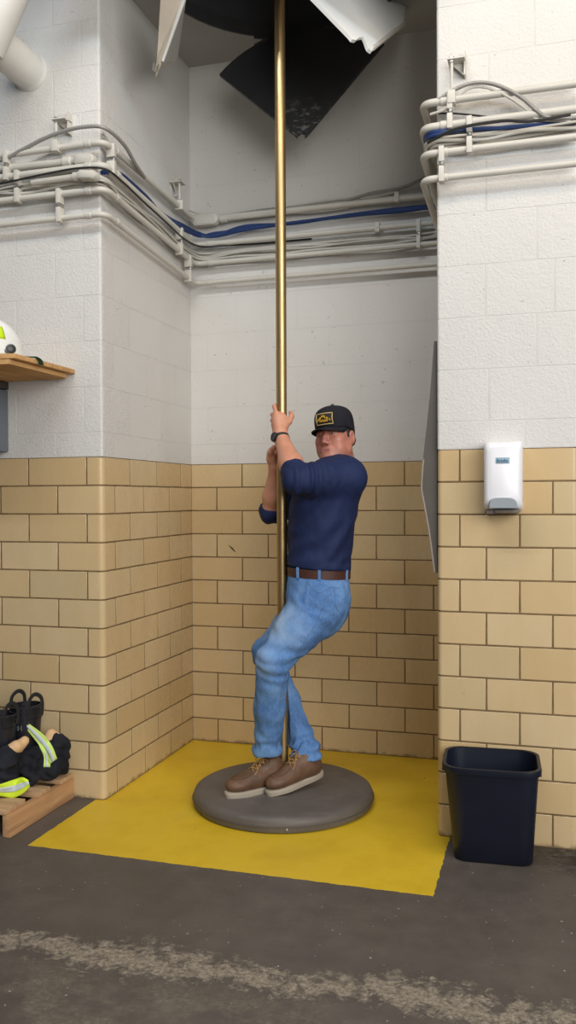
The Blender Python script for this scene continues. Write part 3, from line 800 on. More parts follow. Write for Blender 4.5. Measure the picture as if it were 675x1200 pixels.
# jeans -----------------------------------------------------------------
kL=np.array(knL); kR=np.array(knR)
def m_denim():
    k=NT('faded blue denim'); v=k.coord()
    n=k.noise(v,7,5,.6); wv=k.noise(k.coord('Object',(1,1,.25)),230,2); f=k.noise(k.coord('Object',(1,1,.75)),13,2,.45,.5)
    c=k.ramp(n,[(.25,lin(56,92,146)),(.5,lin(82,125,182)),(.75,lin(116,157,206))])
    c=k.mix(k.ramp(wv,[(.4,0.0),(.7,.16)]),c,lin(180,200,220))
    # wear on the front of the thigh and the knees (bleached patches in the cloth)
    for p,R,s in ((hipL.lerp(knL,.40)+F_*.07+S_*.03,.13,.62),(knL+F_*.04+S_*.03,.085,.45),(hipR.lerp(knR,.5)+F_*.06,.12,.35)):
        x=k.n('ShaderNodeVectorMath',operation='DISTANCE'); k.l(v,x.inputs[0]); x.inputs[1].default_value=tuple(p)
        mk=k.math('SUBTRACT',1.0,k.math('DIVIDE',x.outputs['Value'],R),clamp=True)
        mk=k.math('MULTIPLY',mk,k.ramp(f,[(.25,.5),(.7,1.4)])); mk=k.math('MULTIPLY',mk,s*1.3,clamp=True)
        c=k.mix(mk,c,lin(176,200,222))
    b=k.bump(wv,.18,.0008); b=k.bump(f,.75,.012,b)
    return k.set(color=c,rough=.82,normal=b,spec=.2)
MAT_DENIM=m_denim()
jn=SDF(W(0,0,0)-Vector((.45,.45,-.14)),(hi.x-.06,hi.y-.06,1.10),.0045)
for x0,x1,y,w in ((340,406.5,664,.058),(338.5,407,680,.062),(336.5,406,700,.066),(345,404,716,.06)):
    c,r=lev(x0,x1,y); jn.cone(c+S_*w,c-S_*w,r,r,.04)
jn.chain([hipL,hipL.lerp(knL,.5),knL],[.108,.089,.073],.05); jn.chain([knL,knL.lerp(anL,.5),anL],[.073,.066,.061],.025)
hL=anL+Vector((0,0,-.06)); jn.cone(anL,hL,.061,.070,.02)
jn.chain([hipR,hipR.lerp(knR,.5),knR],[.105,.080,.066],.05); jn.chain([knR,knR.lerp(anR,.5),anR],[.066,.061,.063],.025)
hR=anR+Vector((0,0,-.06))-F_*.006+S_*.012; jn.cone(anR,hR,.064,.078,.02)
jn.cut(lev(339,407,665)[0]+Vector((0,0,.0)),np.array((Vector((0,0,1))+F_*-.08).normalized()))
zl=Q_(313,893.5,.17).z; zr=Q_(356,888.5,.02).z
pl=np.array((P0+F_*.0)); 
def cuthem(c,z):
    c=np.array(c,np.float32)
    def fn(P): return np.maximum(P[...,2]-z, np.hypot(P[...,0]-c[0],P[...,1]-c[1])-.105)
    jn.op(fn,(c[0]-.105,c[1]-.105,z-.15),(c[0]+.105,c[1]+.105,z),.002,sub=True)
cuthem(anL,zl); cuthem(anR,zr)
jn.cone(anL+Vector((0,0,.0)),anL+Vector((0,0,-.12)),.054,.064,.003,sub=True); jn.cone(anR+S_*.006,anR+Vector((0,0,-.12))-F_*.010+S_*.018,.054,.074,.003,sub=True)
# keep the cloth off the brass
jn.cone((PX,PY,.0),(PX,PY,1.2),.0265,.0265,.006,sub=True)
def jean_disp(V,N):
    d=vnoise(V,11,11)*.0030-np.abs(vnoise(V*np.array([1,1,.6]),19,12))*.0075+.002+vnoise(V,40,17)*.0010
    for kn_,hp,an in ((knL,hipL,anL),(knR,hipR,anR)):
        ax=(an-kn_).normalized(); t=(V-np.array(kn_))@np.array(ax); g=near(V,np.array(kn_)-np.array(F_)*.03,.10)
        d=d+np.sin(t*120+vnoise(V,13,13)*2.5)*.0058*g
        g=np.exp(-((V-np.array(an))@np.array(ax)/.10)**2)*np.exp(-(((V-np.array(an))**2)[:,:2].sum(1)/.012)**2)
        d=d+np.sin(t*95+vnoise(V,15,14)*3)*.0068*g
    g=near(V,np.array(Q_(362,722,.1)),.10); a=(V-np.array(P0))@np.array(F_)
    d=d+np.sin((V[:,2]*.8-a*.6)*110+vnoise(V,12,15)*3)*.0060*g
    zb=np.array(lev(339,407,668)[0])[2]
    return d*np.clip((zb-V[:,2])/.06,0.05,1)
jo=sdf_obj('jeans',jn,MAT_DENIM,man,2,jean_disp)
del jn
MAT_STITCH=plain('denim stitching',lin(96,120,150),.8)
def surf(p, d, o=None, off=.002):
    """drop a point onto the jeans along d"""
    ob=o or jo; inv=Vector((0,0,0))
    ok,loc,nn,_=ob.ray_cast(Vector(p)-inv-Vector(d)*.4,Vector(d),distance=1.0)
    return (loc+inv+nn*off) if ok else Vector(p)
bpy.context.view_layer.update()
sb=MB()
for poly in ([(385,688),(380,706),(374,722),(362,742),(346,770),(332,800),(326,840),(324,886)],[(360,676),(364,688),(374,694),(387,690)],[(392,690),(394,712),(402,722)],[(386,688),(398,690)]):
    pts=spline([surf(Q_(x,y,.2),-S_,off=.0005) for x,y in poly],5); pts=[surf(p,-S_,off=.0004) for p in pts]
    sb.tube(pts,.0011,5)
sb.build('seam_stitching',MAT_STITCH,jo)
# belt with loops
MAT_LEATH=plain('brown leather belt',lin(74,44,36),.45,nscale=60,nstr=.15,spec=.45)
def beltpt(t,dz,dr):
    c,r=lev(339.5,406.8,669.5); w=.060; r+=.0065+dr
    a=2*PI*t; ca,sa=math.cos(a),math.sin(a)
    p=c+F_*(r*ca)+S_*((w if sa>0 else -w)+r*sa)
    return p+Vector((0,0,dz+(F_*(r*ca)).dot(F_)*.055))
bl_=MB(); bl_.loft([[beltpt(t,dz,dr) for dz,dr in ((-.0185,0),(-.0185,.0035),(.0185,.0045),(.0185,.001))] for t in np.linspace(0,1,73)],cap=False); bo=bl_.build('belt',MAT_LEATH,man)
for t in (.13,.245,.405,.60,.80,.93):
    lp=MB(); lp.loft([[beltpt(t+dt,dz,dr) for dz,dr in ((-.026,.003),(-.022,.0075),(.022,.009),(.027,.003))] for dt in (-.0065,.0065)],cap=True); lp.build('belt_loop',MAT_DENIM,jo,smooth=False)
bk=MB(); cb=[beltpt(0+.0,0,.006)]
bk.box((-.0025,-.026,-.022),(.0025,.026,.022),.002,Matrix((F_,S_,Vector((0,0,1)))).transposed(),beltpt(0,0,.006)); bk.build('buckle',plain('dull steel buckle',(.45,.44,.42),.35,.9),bo)
# watch
wa=wrL.lerp(elL,.02); ax=(elL-wrL).normalized()
wl=empty('watch',(0,0,0),None,None); wl.parent=man; wl.matrix_parent_inverse=Matrix.Translation(-man.location)
wu=(F_*.8+S_*.6); wu=(wu-ax*wu.dot(ax)).normalized(); wv_=ax.cross(wu)
wb=MB(); rr=.0325
wb.loft([[wa+ (wu*math.cos(a)+wv_*math.sin(a))*(rr+e)+ax*h for e,h in ((0,-.0105),(.003,-.0105),(.003,.0105),(0,.0105))] for a in np.linspace(0,2*PI,33)],cap=False); wb.build('strap',plain('olive black watch strap',lin(46,46,42),.6),wl)
Rw=Matrix((wv_,ax,wu)).transposed()
wc=MB(); wc.lathe([(.0,-.004),(.0205,-.004),(.0215,0),(.0215,.006),(.0185,.0095),(.0170,.0088)],28,wa+wu*(rr+.002),Rw); wc.build('case',plain('dark watch case',lin(44,44,46),.35,.4),wl)
wd=MB(); wd.lathe([(.0,.0084),(.0172,.0084),(.0172,.0078)],28,wa+wu*(rr+.002),Rw); dd=wd.build('dial',plain('grey watch dial',lin(128,132,136),.2),wl)
# ---------------------------------------------------------------- shoes (worn by the man)
MAT_SHOE=plain('brown oiled leather',lin(104,76,56),.55,nscale=70,nstr=.25,var=.25,vscale=14)
MAT_SHOE2=plain('darker brown leather',lin(96,68,48),.55,nscale=70,nstr=.25,var=.2,vscale=14)
MAT_SOLE=[plain('pale rubber sole',lin(176,164,146),.6,var=.1),plain('black rubber tread',(.012,.012,.013),.6)]
MAT_LACE=plain('tan boot lace',lin(176,138,84),.8,nscale=200)
def shoe(ankle, toe_xy, roll=0, pitch=0):
    an=Vector((ankle.x,ankle.y,PADT)); d=(Vector((toe_xy.x,toe_xy.y,PADT))-an); d.z=0; d.normalize()
    l=Vector((0,0,1)).cross(d)       # to the left of the shoe
    org=an-d*.066
    Rm=Matrix((l,d,Vector((0,0,1)))).transposed()
    Rm=Rm@Matrix.Rotation(pitch,3,'X')@Matrix.Rotation(roll,3,'Y')
    def G(x,y,z): return org+Rm@Vector((x,y,z))+Vector((0,0,lift))
    lift=0
    zmin=min((Rm@Vector((x,y,0))).z for x in(-.045,.045) for y in(.01,.29))
    lift=-zmin+.0005
    R3=np.array(Rm)
    s=SDF(org-Vector((.36,.36,.03)),org+Vector((.36,.36,.26)),.0032)
    s.ell(G(0,.232,.047),(.047,.062,.033),.02,R3); s.ell(G(0,.150,.052),(.044,.085,.042),.03,R3); s.ell(G(0,.058,.058),(.039,.057,.055),.03,R3)
    s.cone(G(0,.062,.07),G(0,.064,.108),.043,.041,.03); s.cone(G(0,.176,.064),G(0,.092,.104),.030,.031,.03)
    s.cut(G(0,0,.024),-np.array(Rm@Vector((0,0,1))))
    up_=sdf_obj('shoe',s,MAT_SHOE,man,1,lambda V,N: vnoise(V,38,21)*.0012+vnoise(V,80,22)*.0006)
    # sole
    m=MB(); n=40; prof=[]
    def wid(t): return (.046-.012*abs(math.sin(PI*min(1,t/.62)))*(1 if t<.62 else 0)*.9+(.004 if t>.5 else 0))
    out=[]
    for k in range(n):
        a=2*PI*k/n; y=.147+.151*math.cos(a); t=(y)/.298
        wmax={True:.050,False:.041}[t>.55]*(1) if False else np.interp(t,[0,.12,.42,.70,.9,1],[.036,.041,.040,.050,.046,.040])
        x=wmax*math.copysign(abs(math.sin(a))**.62,math.sin(a)); out.append((x,y))
    def ring(z,e): return [G(x*(1+e),.147+(y-.147)*(1+e*.6),z) for x,y in out]
    m.loft([ring(0,-.02),ring(.010,0)],mi=1); m.loft([ring(.010,.0),ring(.018,.015),ring(.023,-.01),ring(.025,-.10)],mi=0)
    m.build('sole',MAT_SOLE,up_,sharp=50)
    # moc-toe seam, eyelet panel and laces
    bpy.context.view_layer.update()
    def on(x,y,z=.14,off=.001):
        inv=Vector((0,0,0)); o_=G(x,y,z); dd=-(Rm@Vector((0,0,1)))
        ok,loc,nn,_=up_.ray_cast(o_-inv,dd,distance=.3); return (loc+inv+nn*off) if ok else G(x,y,.06)
    se=MB(); pts=[on(.030*math.cos(a),.205+.058*math.sin(a)) for a in np.linspace(-.5,PI+.5,19)]
    se.tube(pts,.0022,6); se.build('toe_seam',MAT_SHOE2,up_)
    la=MB()
    for i,y in enumerate((.172,.152,.134,.118)):
        w_=.020
        la.tube([on(-w_,y,.2,.002),on(-w_*.4,y-.004,.2,.003),on(w_*.4,y-.012,.2,.003),on(w_,y-.017,.2,.002)],.0021,6)
        la.tube([on(w_,y,.2,.002),on(w_*.4,y-.004,.2,.0045),on(-w_*.4,y-.012,.2,.0045),on(-w_,y-.017,.2,.002)],.0021,6)
    c=on(0,.112,.22,.005)
    for sx in(-1,1):
        la.tube(spline([c,c+Rm@Vector((sx*.018,.006,.010)),c+Rm@Vector((sx*.032,.016,-.004)),c+Rm@Vector((sx*.018,.018,-.008)),c],5),.0019,6)
        la.tube(spline([c,c+Rm@Vector((sx*.012,.018,-.004)),on(sx*.026,.155,.2,.003),on(sx*.036,.175,.2,.003)],5),.0018,6)
    la.build('laces',MAT_LACE,up_)
    return up_
tl=atplane(268,927,2,PADT); aL=anL-F_*.022-S_*.012; shoe(aL,aL+F_*.86+S_*.51)
aR=anR-F_*.019+S_*.018; shoe(aR,aR+F_*.83+S_*.56,pitch=-.13)

# ---------------------------------------------------------------- waste bin
def rrect(cx,cy,hx,hy,r,z,rot,n=7):
    out=[]
    for (sx,sy,a0) in ((1,1,0),(-1,1,PI/2),(-1,-1,PI),(1,-1,3*PI/2)):
        for k in range(n):
            a=a0+PI/2*k/(n-1); x=sx*(hx-r)+r*math.cos(a); y=sy*(hy-r)+r*math.sin(a)
            out.append(Vector((cx+x*math.cos(rot)-y*math.sin(rot),cy+x*math.sin(rot)+y*math.cos(rot),z)))
    return out
def m_bin():
    k=NT('navy black plastic'); v=k.coord(); n=k.noise(v,6,4); n2=k.noise(v,200,2)
    c=k.ramp(n,[(.3,lin(15,20,34)),(.7,lin(21,27,43))]); s=k.noise(v,55,2,.4); c=k.mix(k.ramp(s,[(.74,0.0),(.78,.3)]),c,lin(90,94,104))
    return k.set(color=c,rough=.42,normal=k.bump(n2,.08,.0006),spec=.45)
MAT_BIN=m_bin()
bn=empty('waste_bin',(1.695,-.14,0),'dark navy plastic waste bin on the concrete against the right tiled pier','bin')
RB=.055; bx0,by0=1.697,-.135; bx1,by1=1.692,-.163; ht=.372
def bring(t,off): return rrect(bx0+(bx1-bx0)*t,by0+(by1-by0)*t,.142+(.168-.142)*t+off,.082+(.136-.082)*t+off,.045+.02*t,ht*t,RB)
m=MB(); m.loft([bring(0.0,-.012),bring(0.004,-.003),bring(.02,0),bring(.25,0),bring(.5,0),bring(.75,0),bring(.93,0),bring(1,0),bring(1,-.004),bring(.93,-.004),bring(.5,-.004),bring(.03,-.004),bring(.022,-.012)],cap=True); m.build('body',MAT_BIN,bn,sharp=60)
m=MB(); m.loft([bring(.935,.0),bring(.938,.008),bring(.985,.0095),bring(1.004,.0075),bring(1.008,.003),bring(1.003,-.003)],cap=False); m.build('rim',MAT_BIN,bn)
for sx in(-1,1):
    m=MB(); c=Vector((bx1+sx*.172*math.cos(RB),by1+sx*.172*math.sin(RB),ht*.935)); m.box((-.007,-.030,-.022),(.007,.030,.004),.003,Matrix.Rotation(RB,3,'Z'),c); m.build('handle_tab',MAT_BIN,bn)

# ---------------------------------------------------------------- soap dispenser
MAT_WP=plain('white glossy plastic',lin(236,236,240),.28,var=.02)
ds=empty('soap_dispenser',(1.731,-.002,1.30),'white wall soap dispenser with grey push bar on the right pier tile','soap dispenser')
def dring(y,x0,x1,z0,z1,r):
    out=[]
    for (cx,cz,a0) in ((x1-r,z1-r,0),(x0+r,z1-r,PI/2),(x0+r,z0+r,PI),(x1-r,z0+r,3*PI/2)):
        for k in range(6):
            a=a0+PI/2*k/5; out.append(Vector((cx+r*math.cos(a),y,cz+r*math.sin(a))))
    return out
m=MB(); x0,x1=1.660,1.803
m.loft([dring(-.001,x0+.004,x1-.004,1.292,1.558,.010),dring(-.030,x0,x1,1.296,1.560,.012),dring(-.085,x0+.001,x1-.001,1.302,1.557,.016),dring(-.108,x0+.006,x1-.006,1.312,1.549,.020),dring(-.117,x0+.020,x1-.020,1.33,1.535,.026)],cap=True); m.build('housing',MAT_WP,ds,sharp=50)
m=MB(); pts=[]
for k in range(15):
    a=PI*k/14; pts.append((1.7325+.052*math.copysign(abs(math.cos(a))**.55,math.cos(a)),1.306+.040*math.sin(a)**.6))
m.loft([[Vector((x,y,z)) for x,z in pts] for y in (-.096,-.122)]+[[Vector((1.7325+(x-1.7325)*.93,-.127,1.307+(z-1.306)*.92)) for x,z in pts]],cap=True); m.build('push_bar',plain('grey push bar',lin(152,160,166),.35,var=.04),ds,sharp=50)
m=MB(); m.box((1.668,-.085,1.284),(1.700,-.004,1.300),.003); m.box((1.700,-.095,1.288),(1.790,-.004,1.300),.003); m.build('base_shadow',plain('grey dispenser shadow',lin(120,112,104),.5),ds)  # dark strip modelled for the shadow under the dispenser
m=MB(); m.box((1.706,-.1192,1.474),(1.757,-.116,1.496),.0012); lb=m.build('label_plate',plain('pale blue label',lin(150,178,190),.4,var=.05),ds)
m=MB()
for i,(w_,h_) in enumerate(((.006,.010),(.005,.007),(.005,.007),(.006,.007),(.005,.010),(.006,.007))):
    xx=1.7105+i*.0068; m.box((xx,-.1199,1.4795),(xx+w_*.8,-.1190,1.4795+h_),.0003)
m.box((1.710,-.1199,1.4760),(1.752,-.1190,1.4775)); m.build('lettering',plain('blue lettering',lin(46,92,132),.4),lb,smooth=False)

# ---------------------------------------------------------------- dark panel on the alcove's right side
pn=empty('wall_pad',(B-.01,.2,1.02),'dark grey padded panel bulging off the right side wall of the alcove','wall pad')
rings=[]
for i in range(25):
    z=1.045+(1.97-1.045)*i/24
    b_=np.interp(z,[1.045,1.22,1.385,1.47,1.75,1.97],[.004,.027,.057,.051,.020,.003])
    row=[]
    for side in (0,1):
        for j in (range(5) if side==0 else range(4,-1,-1)):
            t=j/4; Y=.030+.34*t; row.append(Vector((B-.0035 if side else B-.012-b_*(1-.75*t**1.5),Y,z)))
    rings.append(row)
m=MB(); m.loft(rings); m.build('face',plain('dark grey rubber sheet',lin(88,82,77),.6,nscale=40,nstr=.15,var=.1),pn)
m=MB(); m.loft([[Vector((B-.0065-np.interp(z,[1.045,1.22,1.385,1.47,1.75,1.97],[.004,.027,.057,.051,.020,.003])-dx,y_,z)) for dx,y_ in ((0,.029),(.004,.0265),(.008,.029),(.004,.030))] for z in np.linspace(1.047,1.5,16)]); m.build('edge_binding',plain('pale frayed edge',lin(150,138,124),.7),pn)

# ---------------------------------------------------------------- pallet
def m_wood(name,c0,c1,axis):
    k=NT(name); sc=[22,22,22]; sc[axis]=1.2; v=k.coord('Object',tuple(sc)); n=k.noise(v,1.6,6,.65,.6); n2=k.noise(k.coord(),4,3)
    c=k.ramp(n,[(.3,c0),(.7,c1)]); c=k.mix(k.ramp(n2,[(.45,0.0),(.7,.35)]),c,mul(c0,.6))
    return k.set(color=c,rough=.8,normal=k.bump(n,.3,.002),spec=.2)
MAT_PX=m_wood('pallet pine across',lin(172,138,104),lin(208,172,132),0); MAT_PY=m_wood('pallet pine along',lin(170,126,88),lin(212,168,122),1)
pl_=empty('wooden_pallet',(-.6,-.25,0),'worn pine pallet on the concrete in front of the left tiled wall','pallet')
for X in (-.153,-.60,-1.05):
    m=MB(); m.box((X-.036,-.492,.001),(X,-.006,.090),.003); m.build('stringer',MAT_PY,pl_)
for (y0,y1,dx) in ((-.496,-.356,-.012),(-.285,-.190,.002),(-.105,-.010,.004)):
    m=MB(); m.box((-1.09,y0,.0905),(-.160+dx,y1,.112),.003); m.build('deck_board',MAT_PX,pl_)
bpy.context.view_layer.update()

# ---------------------------------------------------------------- bunker boots inside rolled-down trousers
MAT_RUB=plain('black rubber boot',lin(28,30,38),.36,nscale=50,nstr=.12,var=.15,spec=.5)
MAT_WEB=plain('black webbing',lin(22,22,26),.75,nscale=200,nstr=.3)
MAT_MARK=plain('pale grey print',lin(140,146,156),.5)
def gboot(name, cx, cy, z0, h, rx, ry, rot, label, marka):
    r=empty('rubber_boot',(cx,cy,z0),label,'boot','firefighter boots on the pallet')
    R=Matrix.Rotation(rot,3,'Z'); C=Vector((cx,cy,z0))
    def rg(z,sx,sy,dy=0): return [C+R@Vector((rx*sx*math.cos(2*PI*k/32),ry*sy*math.sin(2*PI*k/32)+dy,z)) for k in range(32)]
    m=MB()
    m.loft([rg(.018,.80,1.45,-.035),rg(.05,.82,1.45,-.035),rg(.10,.80,1.1,-.012),rg(.16,.80,.86,0),rg(h*.62,.88,.90),rg(h*.86,.985,.985),rg(h*.97,1.0,1.0),rg(h,1.0,1.0),rg(h,.92,.92),rg(h*.9,.90,.90),rg(.2,.74,.78),rg(.15,.6,.6)],cap=True); b=m.build('shaft',MAT_RUB,r,sharp=50)
    m=MB()
    for zz,e in ((h*.985,.03),(h*.93,.03),(h*.83,.015)):
        ring=[C+R@Vector((rx*(1+e)*math.cos(2*PI*k/32),ry*(1+e)*math.sin(2*PI*k/32),zz)) for k in range(33)]; m.tube(ring,.0035 if zz>h*.9 else .0018,6,False)
    m.build('rim',MAT_RUB,r)
    m=MB(); m.loft([rg(.001,.82,1.5,-.035),rg(.018,.86,1.53,-.035)],cap=True); m.build('sole',MAT_SOLE[1],r)
    for sgn in (-1,1):
        m=MB(); pts=spline([C+R@Vector((sgn*rx*.98,-.030,h*.86)),C+R@Vector((sgn*rx*.99,-.034,h*1.0)),C+R@Vector((sgn*rx*.98,-.024,h+.034)),C+R@Vector((sgn*rx*.94,.004,h+.050)),C+R@Vector((sgn*rx*.98,.032,h+.034)),C+R@Vector((sgn*rx*1.0,.040,h*1.0)),C+R@Vector((sgn*rx*.98,.036,h*.86))],6)
        m.tube(pts,1,8,True,0,(.002,.009,tuple(R@Vector((1,0,0))))); m.build('pull_loop',MAT_WEB,r)
    # size letter printed on the shaft
    m=MB()
    def onb(u,z): 
        a=marka+u; zz=h*.70+z; s=np.interp(zz/h,[.62,.86,1],[.88,.985,1])*1.012; s2=np.interp(zz/h,[.62,.86,1],[.90,.985,1])*1.012
        return C+R@Vector((rx*s*math.cos(a),ry*s2*math.sin(a),zz))
    m.tube([onb(-.13,0),onb(-.11,.022),onb(0,.006),onb(.11,.022),onb(.13,0)],.0016,5); m.build('size_letter',MAT_MARK,r)
    return r
gboot('a',-.302,-.150,.113,.335,.062,.070,-.35,'black rubber boot with pull loops standing nearest the tiled wall on pallet',-PI/2+.55)
gboot('b',-.352,-.262,.113,.318,.066,.070,-.30,'black rubber boot at left frame edge behind the black trousers, partly cut off',-PI/2+.35)
tr=empty('bunker_trousers',(-.28,-.24,.112),'black bunker trousers with lime and silver bands bunched on the wooden pallet','trousers')
def m_black():
    k=NT('black aramid cloth'); v=k.coord(); n=k.noise(v,9,4); wv=k.noise(v,180,2)
    return k.set(color=k.ramp(n,[(.3,lin(24,25,31)),(.7,lin(40,42,50))]),rough=.85,normal=k.bump(wv,.25,.0008,k.bump(n,.5,.01)),spec=.2)
MAT_BLK=m_black()
g=SDF((-.75,-.52,.10),(-.02,.01,.40),.0042)
# right-hand leg, folded down over itself
g.cone((-.20,-.135,.165),(-.185,-.115,.255),.050,.046,.03); g.cone((-.255,-.085,.20),(-.185,-.085,.262),.06,.045,.03); g.cone((-.175,-.095,.285),(-.165,-.075,.160),.026,.032,.025); g.cone((-.245,-.215,.150),(-.235,-.20,.245),.040,.040,.03)
# front leg and seat
g.cone((-.50,-.335,.205),(-.310,-.335,.235),.085,.072,.05); g.cone((-.33,-.345,.175),(-.275,-.325,.160),.062,.048,.04); g.cone((-.55,-.30,.22),(-.33,-.27,.25),.07,.07,.05)
g.cone((-.55,-.385,.165),(-.315,-.385,.158),.052,.042,.03); g.cone((-.60,-.10,.18),(-.30,-.10,.17),.075,.055,.05)
g.cone((-.45,-.375,.275),(-.265,-.335,.185),.030,.026,.02)
for bx,by in ((-.302,-.150),(-.352,-.262)): g.cone((bx,by,.10),(bx,by,.5),.073,.082,.008,sub=True)
g.cut((0,0,.1135),(0,0,-1)); g.cut((0,-.012,0),(0,1,0))
def gd(V,N): return (vnoise(V,13,31)*.008+vnoise(V,34,32)*.003-np.abs(vnoise(V*np.array([1,1,1.6]),17,33))*.020+.004+np.sin((V[:,0]*.7+V[:,2])*120+vnoise(V,14,36)*5)*.0036)*np.clip((V[:,2]-.118)/.02,0,1)
tro=sdf_obj('cloth',g,MAT_BLK,tr,1,gd); del g
MAT_TAN=plain('tan lining',lin(216,178,134),.8,nscale=60,nstr=.2)
for prs in ([((-.315,-.315,.265),(-.265,-.285,.300),.030,.026),((-.285,-.270,.275),(-.252,-.240,.315),.030,.020)],[((-.235,-.130,.235),(-.215,-.095,.300),.038,.028),((-.215,-.10,.26),(-.190,-.085,.292),.030,.020)]):
    g=SDF((-.60,-.42,.15),(-.10,.01,.40),.004)
    for a,b,ra,rb in prs: g.cone(a,b,ra,rb,.02)
    for bx,by in ((-.302,-.150),(-.352,-.262)): g.cone((bx,by,.10),(bx,by,.5),.072,.074,.004,sub=True)
    g.cut((0,-.012,0),(0,1,0))
    tn=sdf_obj('lining',g,MAT_TAN,tr,2,lambda V,N: vnoise(V,24,35)*.004); tn['label']='tan inner lining'; del g
bpy.context.view_layer.update()
MAT_LIME=plain('lime reflective trim',lin(214,240,52),.55,nscale=200,nstr=.2,var=.05); MAT_PALE=plain('pale lime trim',lin(206,234,120),.55,nscale=200,nstr=.2,var=.06); MAT_SILV=plain('silver reflective tape',lin(206,214,222),.4,nscale=200,nstr=.2,var=.06)
def drape(px,py,off,fallback):
    d=ray(px,py).normalized(); inv=Vector((0,0,0))
    ok,loc,nn,_=tro.ray_cast(CAM-inv,d,distance=20)
    p=(loc+inv) if ok and (loc+inv).y<-.02 else None
    return p if p is None else p-d*off
def band(name, rows, m, off, par, y_fb, tape=None):
    """rows: list of ((px,py),(px,py)) across the band, laid on the cloth"""
    n=13; P=[]; last=None
    for (a,b) in rows:
        r=[]
        for t in np.linspace(0,1,n):
            px,py=a[0]+(b[0]-a[0])*t,a[1]+(b[1]-a[1])*t
            q=drape(px,py,off,y_fb); D=(q-CAM).dot(FW) if q is not None else None
            r.append([px,py,D])
        P.append(r)
    D=np.array([[np.nan if c[2] is None else c[2] for c in r] for r in P],float)
    D=np.where(np.isnan(D),np.nanmedian(D),D); D=np.minimum(D,np.median(D)+.06)
    for _ in range(6):
        E=np.pad(D,1,mode='edge'); D=np.minimum(D,(E[:-2,1:-1]+E[2:,1:-1]+E[1:-1,:-2]+E[1:-1,2:])/4)
    def sheet_(nm,c0,c1,dd,mm,pp):
        mb=MB(); k=c1-c0+1; vs=[atdepth(P[i][j][0],P[i][j][1],D[i,j]-dd) for i in range(len(P)) for j in range(c0,c1+1)]
        mb.add(vs,[(i*k+j,(i+1)*k+j,(i+1)*k+j+1,i*k+j+1) for i in range(len(P)-1) for j in range(k-1)])
        o=mb.build(nm,mm,pp,sharp=60); q=o.modifiers.new('thick','SOLIDIFY'); q.thickness=.004; q.offset=0; return o
    o=sheet_(name,0,n-1,0,m,par)
    if tape: sheet_('silver_tape',4,8,.0035,tape,o)
    return o
def dens(pts,n):
    q=spline([Vector((x,y,0)) for x,y in pts],n); return [(v.x,v.y) for v in q]
def strip(name,L,Rr_,t0,t1,m,off,par,yfb):
    A_=dens(L,5); B_=dens(Rr_,5)
    return band(name,[((a[0]+(b[0]-a[0])*t0,a[1]+(b[1]-a[1])*t0),(a[0]+(b[0]-a[0])*t1,a[1]+(b[1]-a[1])*t1)) for a,b in zip(A_,B_)],m,off,par,yfb,MAT_SILV)
L1=[(24,846),(33,857),(44,871),(53,884),(59,895)]; R1=[(27,844),(38,851),(52,862),(61,874),(67,889)]
strip('reflective_band',L1,R1,0,1,MAT_PALE,.006,tr,-.2)
L2=[(27,849),(38,860),(46,874),(51,886),(51,899)]; R2=[(29,848),(41,859),(52,872),(58,886),(59,899)]
strip('reflective_band',L2,R2,0,1,MAT_PALE,.003,tr,-.2)
L3=[(-14,922),(0,919),(15,914),(26,911),(33,914)]; R3_=[(-14,937),(0,933),(15,935),(28,929),(35,921)]
strip('reflective_band',L3,R3_,0,1,MAT_LIME,.006,tr,-.4)

# ---------------------------------------------------------------- shelf and what is on it
MAT_PLY=m_wood('plywood shelf',lin(186,140,88),lin(222,178,122),0); MAT_PLYE=m_wood('plywood edge',lin(196,148,94),lin(226,182,126),1)
sf=empty('wall_shelf',(-.6,-.01,1.885),'plywood shelf of two stacked boards on the left block wall','shelf')
m=MB(); m.box((-1.3,-.462,1.9075),(-.132,-.004,1.9265),.0015); m.build('top_board',MAT_PLY,sf)
m=MB(); m.prism([(-1.3,-.462,1.886),(-.158,-.462,1.886),(-.158,-.03,1.886),(-.20,-.004,1.886),(-1.3,-.004,1.886)],(0,0,.019)); m.build('lower_board',MAT_PLYE,sf,smooth=False)
HX=atplane(12.5,402,1,-.32).x-.122; HY=-.29
hm=empty('helmet',(HX,HY,1.927),'white fire helmet with lime marking at left edge on the plywood shelf','helmet')
MAT_HEL=plain('white helmet shell',lin(236,236,232),.25,var=.03)
def hel(t,p,rx,ry,rz): return Vector((HX+rx*math.cos(t)*math.cos(p),HY+ry*math.sin(t)*math.cos(p),1.965+rz*math.sin(p)))
m=MB(); rings=[[hel(2*PI*k/40,p,.128,.150,.150) for k in range(40)] for p in np.linspace(0,PI/2-.03,12)]; m.loft(rings,cap=True); m.build('shell',MAT_HEL,hm)
m=MB(); rr=[]
for e,z in ((.0,1.968),(.0,1.958),(.028,1.946),(.052,1.936),(.054,1.931),(.028,1.940),(-.004,1.950)):
    rr.append([Vector((HX+(.128+e*.55)*math.cos(2*PI*k/40),HY+(.150+e*(1.0 if math.sin(2*PI*k/40)<.2 else 1.5))*math.sin(2*PI*k/40),z-.003)) for k in range(40)])
m.loft(rr,cap=False); m.build('brim',MAT_HEL,hm)
m=MB(); vs=[hel(t,p,.1295,.1515,.1515) for t in np.linspace(-1.15,-.38,7) for p in np.linspace(.30,.72,5)]; m.add(vs,[(i*5+j,(i+1)*5+j,(i+1)*5+j+1,i*5+j+1) for i in range(6) for j in range(4)]); o=m.build('reflective_patch',plain('lime helmet patch',lin(206,236,30),.4),hm); s=o.modifiers.new('t','SOLIDIFY'); s.thickness=.0015
